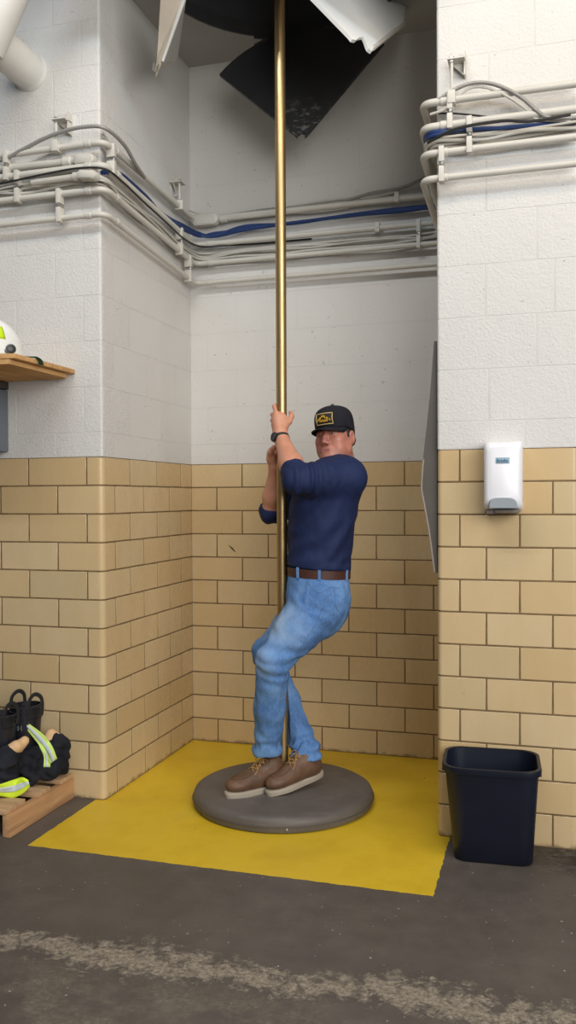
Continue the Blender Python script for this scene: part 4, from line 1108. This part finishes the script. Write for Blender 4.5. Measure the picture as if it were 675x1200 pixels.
# small black lamp lying by the helmet
TQ=atplane(16,407,1,-.425)
tq=empty('flashlight',(TQ.x,-.425,1.927),'small black torch lying beside the white helmet on the shelf','torch')
MAT_TQ=plain('black torch body',(.02,.02,.022),.35)
Rl=Matrix.Rotation(PI/2,3,'Y')@Matrix.Rotation(0,3,'Z'); Rl=Matrix.Rotation(-.75,3,'Z')@Matrix.Rotation(PI/2,3,'Y')@Matrix.Scale(.86,3)
m=MB(); m.lathe([(.004,-.040),(.015,-.040),(.016,-.034),(.014,-.030),(.014,.002),(.017,.008),(.0215,.014),(.0215,.030),(.018,.032)],24,(TQ.x-.015,-.430,1.9475),Rl); m.build('barrel',MAT_TQ,tq,sharp=40)
m=MB(); m.lathe([(.0,.0285),(.0178,.0315)],24,(TQ.x-.015,-.430,1.9475),Rl); m.build('lens',plain('torch lens',lin(150,156,160),.1,.5),tq)
m=MB(); m.lathe([(.0225,.016),(.024,.018),(.024,.026),(.0225,.028)],24,(TQ.x-.015,-.430,1.9475),Rl); m.build('bezel',plain('steel bezel',lin(120,122,124),.3,.8),tq)
cl=empty('clamp_strap',(-.133,-.36,1.927),'dark green strap hooked over the right edge of plywood shelf','strap')
m=MB(); m.tube(spline([(-.20,-.30,1.9295),(-.165,-.335,1.931),(-.140,-.315,1.934),(-.128,-.305,1.930),(-.1275,-.295,1.915),(-.1280,-.290,1.906)],5),1,8,True,0,(.003,.022,(0.2,.1,1))); m.build('webbing',plain('dark green webbing',lin(44,84,62),.8,nscale=200,nstr=.3,var=.3),cl)
sl_=MB(); sl_.box((-.215,-.445,1.9268),(-.175,-.425,1.934),.001); tag(sl_.build('wood_offcut',plain('pale wood offcut',lin(214,200,176),.7)),'pale wood sliver lying on the shelf beside the black torch','wood scrap')
# hung steel unit below the shelf
cb=empty('steel_cabinet',(-.56,-.06,1.56),'grey steel cabinet edge under the plywood shelf at left frame edge','cabinet')
MAT_STL=plain('grey enamelled steel',lin(112,120,130),.45,.2,var=.08)
m=MB(); m.box((-.80,-.115,1.566),(-.478,-.003,1.846),.004); m.build('body',MAT_STL,cb)
m=MB(); m.box((-.79,-.125,1.575),(-.497,-.115,1.835),.003); m.box((-.492,-.121,1.570),(-.482,-.115,1.842),.002); m.build('door',MAT_STL,cb)
m=MB(); m.box((-.80,-.119,1.850),(-.474,-.003,1.884),.005); m.build('top_rail',plain('dark top rail',lin(70,66,62),.6),cb)

# ---------------------------------------------------------------- white duct, upper left
MAT_WPIPE=plain('white painted pipe',lin(222,220,214),.5,nscale=12,nstr=.2,var=.06,vscale=4)
du=empty('wall_duct',(-.345,0,3.28),'thick white pipe elbow entering the upper left block wall','pipe')
m=MB(); dr=.083
m.tube([(-.350,.01,3.280),(-.350,-.345,3.280)],dr,36); m.build('stub',MAT_WPIPE,du,sharp=50)
m=MB(); m.tube([(-.352,-.330,3.230),(-.225,-.345,3.42),(.010,-.345,3.77)],[dr,dr*.97,dr*.97],36); m.tube([(-.350,-.33,3.28),(-.350,-.352,3.28)],[dr*1.0,dr*.9],36); m.build('riser',MAT_WPIPE,du,sharp=50)
m=MB(); m.tube([(-.350,-.001,3.280),(-.350,-.018,3.280)],[dr+.006,dr+.001],36); m.build('wall_flange',MAT_WPIPE,du)
# ---------------------------------------------------------------- conduits round the alcove
MAT_CON=plain('cream painted conduit',lin(200,196,186),.45,nscale=40,nstr=.12,var=.05)
MAT_GRY=plain('grey cable jacket',lin(194,190,180),.55,var=.08)
MAT_BLUE=plain('blue data cable',lin(30,54,102),.45,var=.1)
MAT_BCB=plain('black cable jacket',lin(38,36,36),.5)
MAT_STEEL=plain('zinc plated steel',lin(176,174,168),.35,.7)
def run(z0,off,r,slope_b,x0=-1.5,x1=1.95,rad=.05,zr=None,start=0,stop=5,offr=None):
    """corner points of a run: pier front, left side, back, right side, pier front"""
    zr=z0 if zr is None else zr; o2=offr or off
    P=[(x0,-off,z0),(off,-off,z0),(off,A-off,z0-slope_b),(B-o2,A-off,z0-slope_b),(B-o2,-o2,zr),(x1,-o2,zr)]
    return fillet(P[start:stop+1],rad,7)
def conduit(z0,off,r,drop,label,zr):
    pts=run(z0,off,r,drop,zr=zr,x1=2.0)
    e=empty('electrical_conduit',(off,-off,z0),label,'conduit','main conduits round the alcove')
    m=MB(); m.tube(pts,r,12); m.build('tube',MAT_CON,e)
    # couplings beside each bend
    def cpl(p,d,L=.030,k=1.22):
        m=MB(); p=Vector(p); d=Vector(d).normalized(); m.tube([p-d*L/2,p-d*(L/2-.003),p+d*(L/2-.003),p+d*L/2],[r*1.05,r*k,r*k,r*1.05],12); m.build('coupling',MAT_CON,e)
    cpl((-.030,-off,z0),(1,0,0)); cpl((off,.06,z0-drop*.09),(0,1,-drop)); cpl((off+.09,A-off,z0-drop),(1,0,0)); cpl((B-.02+.055,-off,zr),(1,0,0))
conduit(2.898,.050,0.0143,.031,'topmost of the four main cream conduits bent round the alcove corners',2.878)
conduit(2.800,.050,0.0152,.070,'second main cream conduit from the top, above the loose grey cables',2.784)
conduit(2.696,.050,0.0138,.069,'third main cream conduit from the top, below the loose grey cables',2.682)
conduit(2.588,.050,0.0133,.066,'lowest of the four main cream conduits bent round the alcove corners',2.584)
# short rigid run with pull elbow between first and second conduit, left pier
e=empty('pull_elbow_conduit',(-.1,-.035,2.84),'thicker grey conduit ending in an oval pull elbow, left pier','conduit')
m=MB(); m.tube([(-1.5,-.034,2.868),(-.10,-.034,2.838)],.0165,12); m.build('tube',MAT_GRY,e)
m=MB(); m.tube([(-.165,-.034,2.8395),(-.160,-.034,2.8392),(-.125,-.034,2.8385),(-.12,-.034,2.8383)],[.017,.022,.022,.017],14); m.build('coupling',MAT_CON,e)
def lb(c,d,name,e,L=.10,w=.024):
    d=Vector(d).normalized(); c=Vector(c); n=Vector((0,-1,0)) if abs(d.y)<.5 else Vector((1,0,0)); u=d.cross(n)
    m=MB(); out=[]
    for k in range(28):
        a=2*PI*k/28; out.append(d*((L/2-w)*(1 if math.cos(a)>0 else -1)+w*math.cos(a))+u*w*math.sin(a))
    m.loft([[c+q-n*.02 for q in out],[c+q+n*.016 for q in out],[c+q*.93+n*.020 for q in out]]); b=m.build(name,MAT_CON,e,sharp=50)
    m=MB(); m.loft([[c+q*.82+n*.0195 for q in out],[c+q*.82+n*.0225 for q in out],[c+q*.72+n*.0245 for q in out]]); m.build('cover',MAT_GRY,b,sharp=50)
lb((-.055,-.034,2.836),(1,0,-.02),'pull_elbow',e)
# second elbow lower, at the corner above the third conduit
e=empty('pull_elbow',(.0,-.06,2.745),'oval grey pull elbow among the loose cables at the left corner','conduit fitting')
lb((-.015,-.080,2.748),(1,0,-.12),'housing',e,.095,.020)
m=MB(); m.tube([(-.30,-.068,2.752),(-.065,-.078,2.751)],.0135,10); m.tube([(-.085,-.078,2.7515),(-.06,-.079,2.751)],.019,12); m.build('tube',MAT_GRY,e)
# pull box at the back left corner, and its conduit along the back wall
e=empty('pull_elbow_conduit',(.12,A-.05,2.86),'cream conduit along the back wall leaving a large pull elbow','conduit')
lb((.115,A-.055,2.858),(1,0,.02),'pull_elbow',e,.15,.032)
m=MB(); m.tube([(.17,A-.045,2.86),(B-.005,A-.045,2.874)],.0165,12); m.build('tube',MAT_CON,e)
m=MB(); m.tube([(.195,A-.045,2.8603),(.2,A-.045,2.8604),(.232,A-.045,2.861),(.237,A-.045,2.861)],[.017,.023,.023,.017],14); m.build('coupling',MAT_CON,e)

# loose cables ----------------------------------------------------------
rng=random.Random(11)
def cable(name,pts,r,m,label,cat='cable',group=None,n=6):
    mb=MB(); mb.tube(spline(pts,n),r,8); return tag(mb.build(name,m),label,cat,group)
def lay(offs,zz,wob,seed,xs=None,end=True):
    """points for a loose cable following the walls"""
    r=random.Random(seed); P=[]
    for x in (-1.4,-.9,-.55,-.35,-.2,-.08): P.append((x,-offs+r.uniform(-.006,.006),zz+r.uniform(-wob,wob)))
    P.append((offs*.75,-offs*.75,zz+r.uniform(-wob,wob)))
    for y in (.1,.3,.5,.7): P.append((offs+r.uniform(-.006,.006),y,zz-.02-.05*y+r.uniform(-wob,wob)))
    P.append((offs+.01,A-offs-.06,zz-.075+r.uniform(-wob,wob)*.4)); P.append((offs+.07,A-offs+.004,zz-.085+r.uniform(-wob,wob)*.4))
    for x in (.3,.5,.7,.9,1.1,1.3): P.append((x,A-offs+r.uniform(-.004,.004),zz-.075+r.uniform(-wob,wob)))
    P.append((B-offs-.04,A-offs-.02,zz-.07+r.uniform(-wob,wob)*.4)); P.append((B-offs,A-offs-.12,zz-.065))
    for y in (.6,.3,.08): P.append((B-offs+r.uniform(-.004,.004),y,zz-.06+.04*(1-y)+r.uniform(-wob,wob)))
    P.append((B-offs*.6,-offs*.75,zz-.01+r.uniform(-wob,wob)))
    for x in (.09,.2,.35,.55): P.append((B+x,-offs+r.uniform(-.005,.005),zz-.005+r.uniform(-wob,wob)))
    return P
WORD=['upper','second','third','fourth','lowest']
for i,(o,z) in enumerate(((.030,2.768),(.020,2.758),(.038,2.748),(.026,2.738),(.016,2.726),(.050,2.744),(.046,2.730))):
    cable('grey_cable',lay(o,z,.012,20+i),0.0050 if i%2 else .0064,MAT_GRY,'loose painted grey cable in the bundle between second and third conduits',group='loose grey cable bundle')
for i,(o,z) in enumerate(((.028,2.945),(.036,2.930))):   # upper pair hugging the top conduit
    P=lay(o,z,.008,50+i); P=P[6:17]; cable('grey_cable',P,.006,MAT_GRY,'loose grey cable resting along the top conduit inside the alcove',group='upper grey cables')
cable('black_cable',[(x,y,z) for x,y,z in [(-1.2,-.085,2.742),(-.6,-.085,2.752),(-.4,-.082,2.764),(-.2,-.085,2.778),(-.05,-.088,2.782),(.06,-.07,2.772),(.088,.04,2.752),(.085,.25,2.735),(.085,.5,2.715),(.080,.75,2.70),(.11,.90,2.702),(.22,.955,2.712),(.40,A-.022,2.716),(.7,A-.018,2.716)]],.0048,MAT_BCB,'thin black cable arching over the grey bundle at left corner')
cable('black_cable',[(B-.03,-.04,2.73),(B+.09,-.085,2.752),(B+.25,-.085,2.760),(B+.36,-.085,2.745),(B+.5,-.085,2.752)],.006,MAT_BCB,'black cable curving along the bundle on the right pier')
# blue cables run inside the alcove and on to the right pier
for i in range(4):
    r=random.Random(80+i); q=lambda s: r.uniform(-s,s)
    P=[(.025+.006*i,-.035,2.775+q(.006)),(.040+.004*i,.02,2.792+q(.006)),(.05+q(.008),.12,2.800+q(.01)),(.05+q(.008),.35,2.785+q(.012)),(.05+q(.008),.55,2.765+q(.012)),(.055+q(.006),.75,2.770+q(.012)),(.085,A-.085+q(.006),2.775+q(.010)),(.17,A-.050+q(.006),2.776+q(.012)),(.34,A-.045,2.798+q(.012)),(.60,A-.04+q(.004),2.806+q(.010)),(.9,A-.04,2.812+q(.010)),(1.2,A-.04,2.812+q(.010)),(1.36,A-.05,2.808+q(.01)),(B-.055,A-.15,2.80+q(.01)),(B-.05,.45,2.79+q(.01)),(B-.05,.08,2.765+q(.008)),(B-.02,-.045,2.755+q(.01)),(B+.10,-.045,2.765+q(.008)),(B+.26,-.04+q(.004),2.756+q(.008)),(B+.55,-.035,2.748+q(.008))]
    if i>1: P=P[:16]
    cable('blue_cable',P,.0085,MAT_BLUE,'blue data cable running along the alcove walls beside the pipes',group='blue data cables')
# corrugated flexible conduit arches
def flex(pts,r,label,m=MAT_GRY,group=None):
    q=spline(pts,14); n=len(q); rs=[r*(1+.10*(1 if i%2 else -1)) for i in range(n)]
    mb=MB(); mb.tube(q,rs,10); return tag(mb.build('flexible_conduit',m),label,'conduit',group)
MAT_FLX=plain('grey ribbed flex',lin(150,147,142),.45,.2)
flex([(-1.0,-.05,2.83),(-.5,-.055,2.872),(-.36,-.06,2.905),(-.25,-.065,2.938),(-.15,-.068,2.958),(-.04,-.07,2.965),(.05,-.05,2.957),(.085,.06,2.925),(.08,.18,2.885),(.07,.30,2.862)],.0085,'ribbed grey flex arching over the top conduit at the left corner',MAT_FLX)
flex([(B-.01,-.05,2.87),(B+.06,-.065,2.902),(B+.13,-.068,2.922),(B+.20,-.068,2.916),(B+.27,-.066,2.885),(B+.33,-.066,2.84),(B+.38,-.064,2.79),(B+.42,-.058,2.762),(B+.48,-.05,2.754),(B+.56,-.045,2.756)],.0075,'ribbed grey flex arching over the top conduit on right pier',MAT_FLX)
cable('grey_cable',[(B-.02,-.035,2.84),(B+.05,-.05,2.85),(B+.12,-.06,2.905),(B+.19,-.060,2.905),(B+.27,-.058,2.862),(B+.34,-.056,2.805),(B+.38,-.05,2.765),(B+.5,-.045,2.745)],.0055,MAT_GRY,'thin grey cable arching beside the ribbed flex on right pier')
cable('grey_cable',[(B+.01,-.030,2.842),(B+.06,-.034,2.835),(B+.14,-.034,2.818),(B+.20,-.034,2.803),(B+.24,-.036,2.795)],.0040,MAT_BCB,'thin dark wire slanting between the two top conduits, right pier')
flex([(.24,A-.03,2.880),(.45,A-.035,2.888),(.66,A-.035,2.884),(.86,A-.04,2.886),(1.02,A-.04,2.915),(1.18,A-.045,2.925),(1.32,A-.05,2.965),(1.43,A-.055,2.985)],.0075,'ribbed grey flex looping over the back wall conduit toward right',MAT_FLX)
cable('grey_cable',[(.05,A-.16,2.89),(.08,A-.07,2.895),(.20,A-.025,2.882),(.42,A-.026,2.878),(.62,A-.028,2.895),(.84,A-.03,2.905),(1.05,A-.03,2.898),(1.25,A-.03,2.93),(1.44,A-.035,2.94)],.006,MAT_GRY,'thin grey cable wavering above the back wall conduit')
# pipe straps -----------------------------------------------------------
def strap(p,n,z0,z1,label,w=.021):
    p=Vector(p); n=Vector(n); u=Vector((0,0,1)).cross(n)
    e=empty('pipe_strap',p+Vector((0,0,(z0+z1)/2)),label,'strap','beam clamps and straps on the conduits')
    Rm=Matrix((u,n,Vector((0,0,1)))).transposed()
    def piece(zc,zl):
        m=MB(); m.box((-w/2,-.020,zl[0]),(w/2,.020,zl[1]),.003,Rm,p); m.build('band',MAT_CON,e)
    mid=(z0+z1)/2
    piece(0,(mid+.008,z1+.019)); piece(0,(z0-.019,mid-.008))
    m=MB(); m.tube([p+n*.012+Vector((0,0,mid+.012)),p+n*.012+Vector((0,0,mid-.012))],.0045,8); m.tube([p+n*.022+u*.004+Vector((0,0,mid)),p-n*.02+u*.004+Vector((0,0,mid))],.006,6); m.build('bolt',MAT_STEEL,e)
FN=(0,-1,0)
xs=lambda px,py: atplane(px,py,1,-.06).x
strap((xs(7,195),-.052,0),FN,2.800,2.898,'cream strap joining top two conduits near the left frame edge')
strap((xs(20,220),-.052,0),FN,2.696,2.800,'cream strap joining second and third conduits on the left pier')
strap((xs(69,242),-.052,0),FN,2.588,2.696,'cream strap joining third and lowest conduits on the left pier')
strap((B+.058,-.052,0),FN,2.784,2.878,'cream strap joining top two conduits on the right pier')
strap((xs(550,158),-.052,0),FN,2.682,2.784,'cream strap joining second and third conduits on the right pier')
strap((B+.026,-.052,0),FN,2.584,2.682,'cream strap joining the two lowest conduits at the right pier corner')
strap((.052,.005,0),(1,0,0),2.795,2.890,'cream strap with bolts on the alcove side of left corner')
strap((.052,.745,0),(1,0,0),2.640,2.741,'cream strap joining second and third conduits, deep in the left side wall')
strap((.052,.86,0),(1,0,0),2.526,2.630,'cream strap joining the two lowest conduits in the back left corner')
strap((1.27,A-.052,0),FN,2.627,2.730,'cream strap joining two conduits at the right end of the back wall')
def oneclip(p,n,z,label,h=.05,w=.024):
    p=Vector(p); n=Vector(n); u=Vector((0,0,1)).cross(n); Rm=Matrix((u,n,Vector((0,0,1)))).transposed()
    m=MB(); m.box((-w/2,-.022,z-h/2),(w/2,.021,z+h/2),.004,Rm,p); m.tube([p+n*.0205+Vector((0,0,z)),p+n*.024+Vector((0,0,z))],.005,8)
    tag(m.build('conduit_clip',MAT_CON),label,'clip')
oneclip((1.16,A-.052,0),FN,2.873,'small cream clip on the upper back wall conduit')
oneclip((1.06,A-.052,0),FN,2.730,'small cream clip on the second back wall conduit')
# hangers: wall bracket, rod and band
def hanger(p,n,zb,zt,label,tall=.085):
    p=Vector(p); n=Vector(n); u=Vector((0,0,1)).cross(n); Rm=Matrix((u,n,Vector((0,0,1)))).transposed()
    e=empty('rod_hanger',p+Vector((0,0,zt)),label,'hanger','threaded rod hangers')
    off=abs((p-Vector((0,0,0))).dot(n)) if n.y<0 else None
    back=-.050
    m=MB()
    m.box((.044,back,zt-.055),(.050,back+.034,zt+.040),.001,Rm,p)
    m.box((-.016,back,zt-.003),(.050,.014,zt+.003),.001,Rm,p)
    m.prism([p+Rm@Vector((-.006,back+.012,zt)),p+Rm@Vector((.048,back+.012,zt)),p+Rm@Vector((.048,back+.012,zt-.055))],n*.004)
    m.build('bracket',MAT_CON,e,smooth=False)
    m=MB(); m.tube([p+Vector((0,0,zb+.012)),p+Vector((0,0,zt+.022))],.0058,10); m.build('rod',MAT_CON,e)
    for z in (zt+.003,zt-.011,zb+.028):
        m=MB(); m.tube([p+Vector((0,0,z)),p+Vector((0,0,z+.008))],.011,6); m.build('nut',MAT_STEEL,e,smooth=False)
    m=MB(); m.box((-.015,-.022,zb-.020),(.015,.022,zb+.030),.004,Rm,p); m.build('band',MAT_CON,e)
hanger((xs(65,165),-.054,0),FN,2.898,3.020,'threaded rod hanger and bracket above the top conduit, left pier')
hanger((1.539,-.054,0),FN,2.878,3.030,'threaded rod hanger and bracket above the top conduit, right pier')
hanger((.054,.745,0),(1,0,0),2.872,3.000,'threaded rod hanger inside the alcove on the left side wall')

# ---------------------------------------------------------------- trap door leaves hanging at the hole
MAT_FW=plain('white painted leaf',lin(232,232,228),.45,var=.03)
MAT_FB=NT('black rubber leaf'); 
def m_fb():
    k=NT('black rubber mat'); v=k.coord(); n=k.noise(v,5,5,.6); sc=k.noise(k.coord('Object',(1,1,2)),22,5,.7)
    x=k.n('ShaderNodeVectorMath',operation='DISTANCE'); k.l(v,x.inputs[0]); x.inputs[1].default_value=tuple(FT)
    near_=k.math('SUBTRACT',1.0,k.math('DIVIDE',x.outputs['Value'],.24),clamp=True)
    c=k.ramp(n,[(.3,lin(34,34,36)),(.7,lin(46,46,49))])
    c=k.mix(k.math('MULTIPLY',k.math('MULTIPLY',near_,1.6,clamp=True),k.ramp(sc,[(.52,0.0),(.62,.7)])),c,lin(150,146,136))
    return k.set(color=c,rough=.6,normal=k.bump(sc,.2,.002))
bpy.data.materials.remove(MAT_FB.m)
def sector(T,L,Rr_,n=20):
    """fan from tip T through corners L and R with a round outer edge; list of points L..R"""
    T,L,Rr_=Vector(T),Vector(L),Vector(Rr_); a=L-T; b=Rr_-T; ang=a.angle(b); out=[]
    for i in range(n+1):
        t=i/n; d=(a.normalized()*math.sin((1-t)*ang)+b.normalized()*math.sin(t*ang))/math.sin(ang)
        out.append(T+d*(a.length*(1-t)+b.length*t))
    return out
def leaf(name,T,L,Rr_,thick,m,label,tip=.06,side=1,rag=0,thick_far=None):
    T=Vector(T); arc=sector(T,L,Rr_); nrm=(Vector(L)-T).cross(Vector(Rr_)-T).normalized()*side
    r=random.Random(5); a=(Vector(L)-T).normalized(); b=(Vector(Rr_)-T).normalized()
    tp=[]
    for i in range(9):
        t=i/8; q=T+(b*t+a*(1-t)).normalized()*tip*(1+r.uniform(-rag,rag)) if 0<i<8 else T+(b if i==8 else a)*tip; tp.append(q)
    poly=arc+tp[::-1]
    e=empty(name,(T+(Vector(L)+Vector(Rr_)))/3,label,'trap door leaf')
    mb=MB()
    if thick_far:
        k=len(poly); P2=[p+nrm*(thick+(thick_far-thick)*min(1,(p-T).length/.6)) for p in poly]
        mb.add(poly+P2,[tuple(range(k))[::-1],tuple(range(k,2*k))]+[(i,(i+1)%k,k+(i+1)%k,k+i) for i in range(k)])
    else: mb.prism(poly,nrm*thick)
    o=mb.build('leaf_panel',m,e,smooth=False)
    # hinge knuckles at the outer edge
    for t in (.3,.7):
        p=arc[int(t*20)]+nrm*thick*.5; dirv=(arc[int(t*20)+1]-arc[int(t*20)-1]).normalized()
        h=MB(); h.tube([p-dirv*.035,p+dirv*.035],.011,10); h.box((-.03,-.004,-.05),(.03,.004,0),.001,Matrix((dirv,nrm.normalized(),dirv.cross(nrm.normalized()))).transposed(),p+nrm*0); h.build('hinge',MAT_DARK,e)
    return e,o
# back leaf (black), hanging almost upright behind the pole
FT=atdepth(354,165,4.20); FL=atdepth(257,87,4.32); FR=atdepth(450,50,4.22)
leaf('trap_leaf',FT,FL,FR,.018,m_fb(),'black fan-shaped trap door leaf hanging behind the brass pole',.035,1 if ((FL-FT).cross(FR-FT)).y>0 else -1,.35)
# right leaf (white) swung towards the bay
k=1.08
T=atdepth(436,60,3.30*k); R2=atdepth(474,26,3.75*k); L2=atdepth(437-124,58-116,3.2*k)
PN=(L2-T).cross(R2-T).normalized()
def onpl(px,py): d=ray(px,py); return CAM+d*((T-CAM).dot(PN)/d.dot(PN))
def slab(name,pxs,thick,m,label,base,edge=None):
    poly=[onpl(*q) for q in pxs]; nn=PN if PN.dot(CAM-T)<0 else -PN
    e=empty(name,base,label,'trap door leaf'); mb=MB(); mb.prism(poly,nn*thick); mb.build('leaf_panel',m,e,smooth=False)
    mb=MB(); mb.tube([p+nn*thick*.5 for p in poly[edge[0]:edge[1]]],thick*.75,8); mb.build('edge_trim',MAT_CON,e)
    return e
WL=slab('trap_leaf',[(410,42),(413,46),(417,47),(421,44),(426,43),(428,47),(430,53),(432,57),(436,60),(438,55),(474,27),(476,14),(477,0),(474,-30),(455,-58),(420,-78),(370,-80),(313,-58)],.014,MAT_FW,'white fan-shaped trap door leaf hanging to the right of the brass pole',T+Vector((0,0,.2)),(9,13))
# left leaf seen nearly edge on: a thick tapering rib with a white lip, and the thin leaf behind it
def uv(u,v,z): return Vector((u,v,z))
LT=uv(.216,.114,3.26); LB=atdepth(208,70,4.25)
e=empty('trap_leaf',LT+Vector((0,0,.2)),'white fan-shaped trap door leaf hanging edge-on near the left side wall','trap door leaf')
top_in=atdepth(214,-1,3.80); top_out=atdepth(188,-1,3.72)
d1=(top_in-LT); d2=(top_out-LT)
tin=LT+d1*1.22; tout=LT+d2*1.22
back=Vector((-.030,.055,0))
m=MB(); a0=atdepth(183,88,3.87); b0=atdepth(190,72,3.88)
m.loft([[LT,b0,b0+back*.4,a0+back*.4,a0],[LT+d1*.3,top_in*.25+b0*.75,top_in*.25+b0*.75+back,top_out*.25+a0*.75+back,top_out*.25+a0*.75],[tin,tin+back*.2,tin+back,tout+back,tout]]); m.build('rib',plain('beige painted rib',lin(214,202,184),.5,var=.05),e,smooth=False)
m=MB(); q=lambda t: b0.lerp(tin,t)+(CAM-b0).normalized()*.010+Vector((.002,0,0)); m.tube([q(0),q(.5),q(1)],[.006,.009,.011],8); m.build('lip',MAT_FW,e)
m=MB(); c1=atdepth(199,42,4.12); c2=tin+back
poly=[LT+back*.3,LB,c1,c2,b0+back*.3]; m.prism(poly,Vector((-.010,0,0))); m.build('leaf_panel',plain('dull white leaf',lin(196,192,184),.6),e,smooth=False)
m=MB()
for i in range(5): m.tube([LT+Vector((-.006+.004*i,.002*i,.03)),LT+Vector((-.012+.006*i,-.004+.003*(i%2),-.004*(i%3)-.004))],[.006,.003],6)
m.build('torn_tip',plain('torn grey tip',lin(120,114,104),.8),e)

def arm(e,a,b):
    m=MB(); m.tube([a,b],.010,10); m.tube([b-Vector((.02,0,0)),b+Vector((.02,0,0))],.014,10); m.build('hinge_arm',MAT_DARK,e)
def rim(p): d=Vector((p.x-PX,p.y-PY,0)).normalized(); return Vector((PX+d.x*(HR-.02),PY+d.y*(HR-.02),CEIL-.02))
for q in ((455,-52),(395,-70)):
    p=onpl(*q); arm(WL,p,rim(Vector((p.x+.25,p.y-.10 if q[0]<420 else p.y,0))))
arm(e,tin.lerp(tout,.5)-Vector((0,0,.01)),rim(tin+Vector((-.2,-.1,0))))
# ---------------------------------------------------------------- light and view
w=bpy.data.worlds.new('bay daylight'); SC.world=w; w.use_nodes=True
bg=w.node_tree.nodes['Background']; bg.inputs[0].default_value=(.92,.94,1.0,1); bg.inputs[1].default_value=.10
def area(name, loc, target, sx, sy, power, col):
    l=bpy.data.lights.new(name,'AREA'); l.shape='RECTANGLE'; l.size=sx; l.size_y=sy; l.energy=power; l.color=col
    o=bpy.data.objects.new(name,l); COL.objects.link(o); o.location=loc
    o.rotation_euler=(Vector(target)-Vector(loc)).to_track_quat('-Z','Y').to_euler(); return o
area('bay_door_daylight',(5.0,-4.9,3.0),(.7,.1,1.4),5.4,3.4,350,(1.0,.985,.96))
area('warm_tube_light',(1.5,-1.7,4.5),(1.1,0,1.6),3.0,.14,40,(1.0,.80,.58))
area('cool_tube_light',(.7,-2.6,4.8),(.8,0,1.6),3.0,.14,55,(.72,.86,1.0))
SC.view_settings.view_transform='Standard'; SC.view_settings.look='None'; SC.view_settings.gamma=1
SC.view_settings.use_curve_mapping=False
SC.view_settings.exposure=0.0
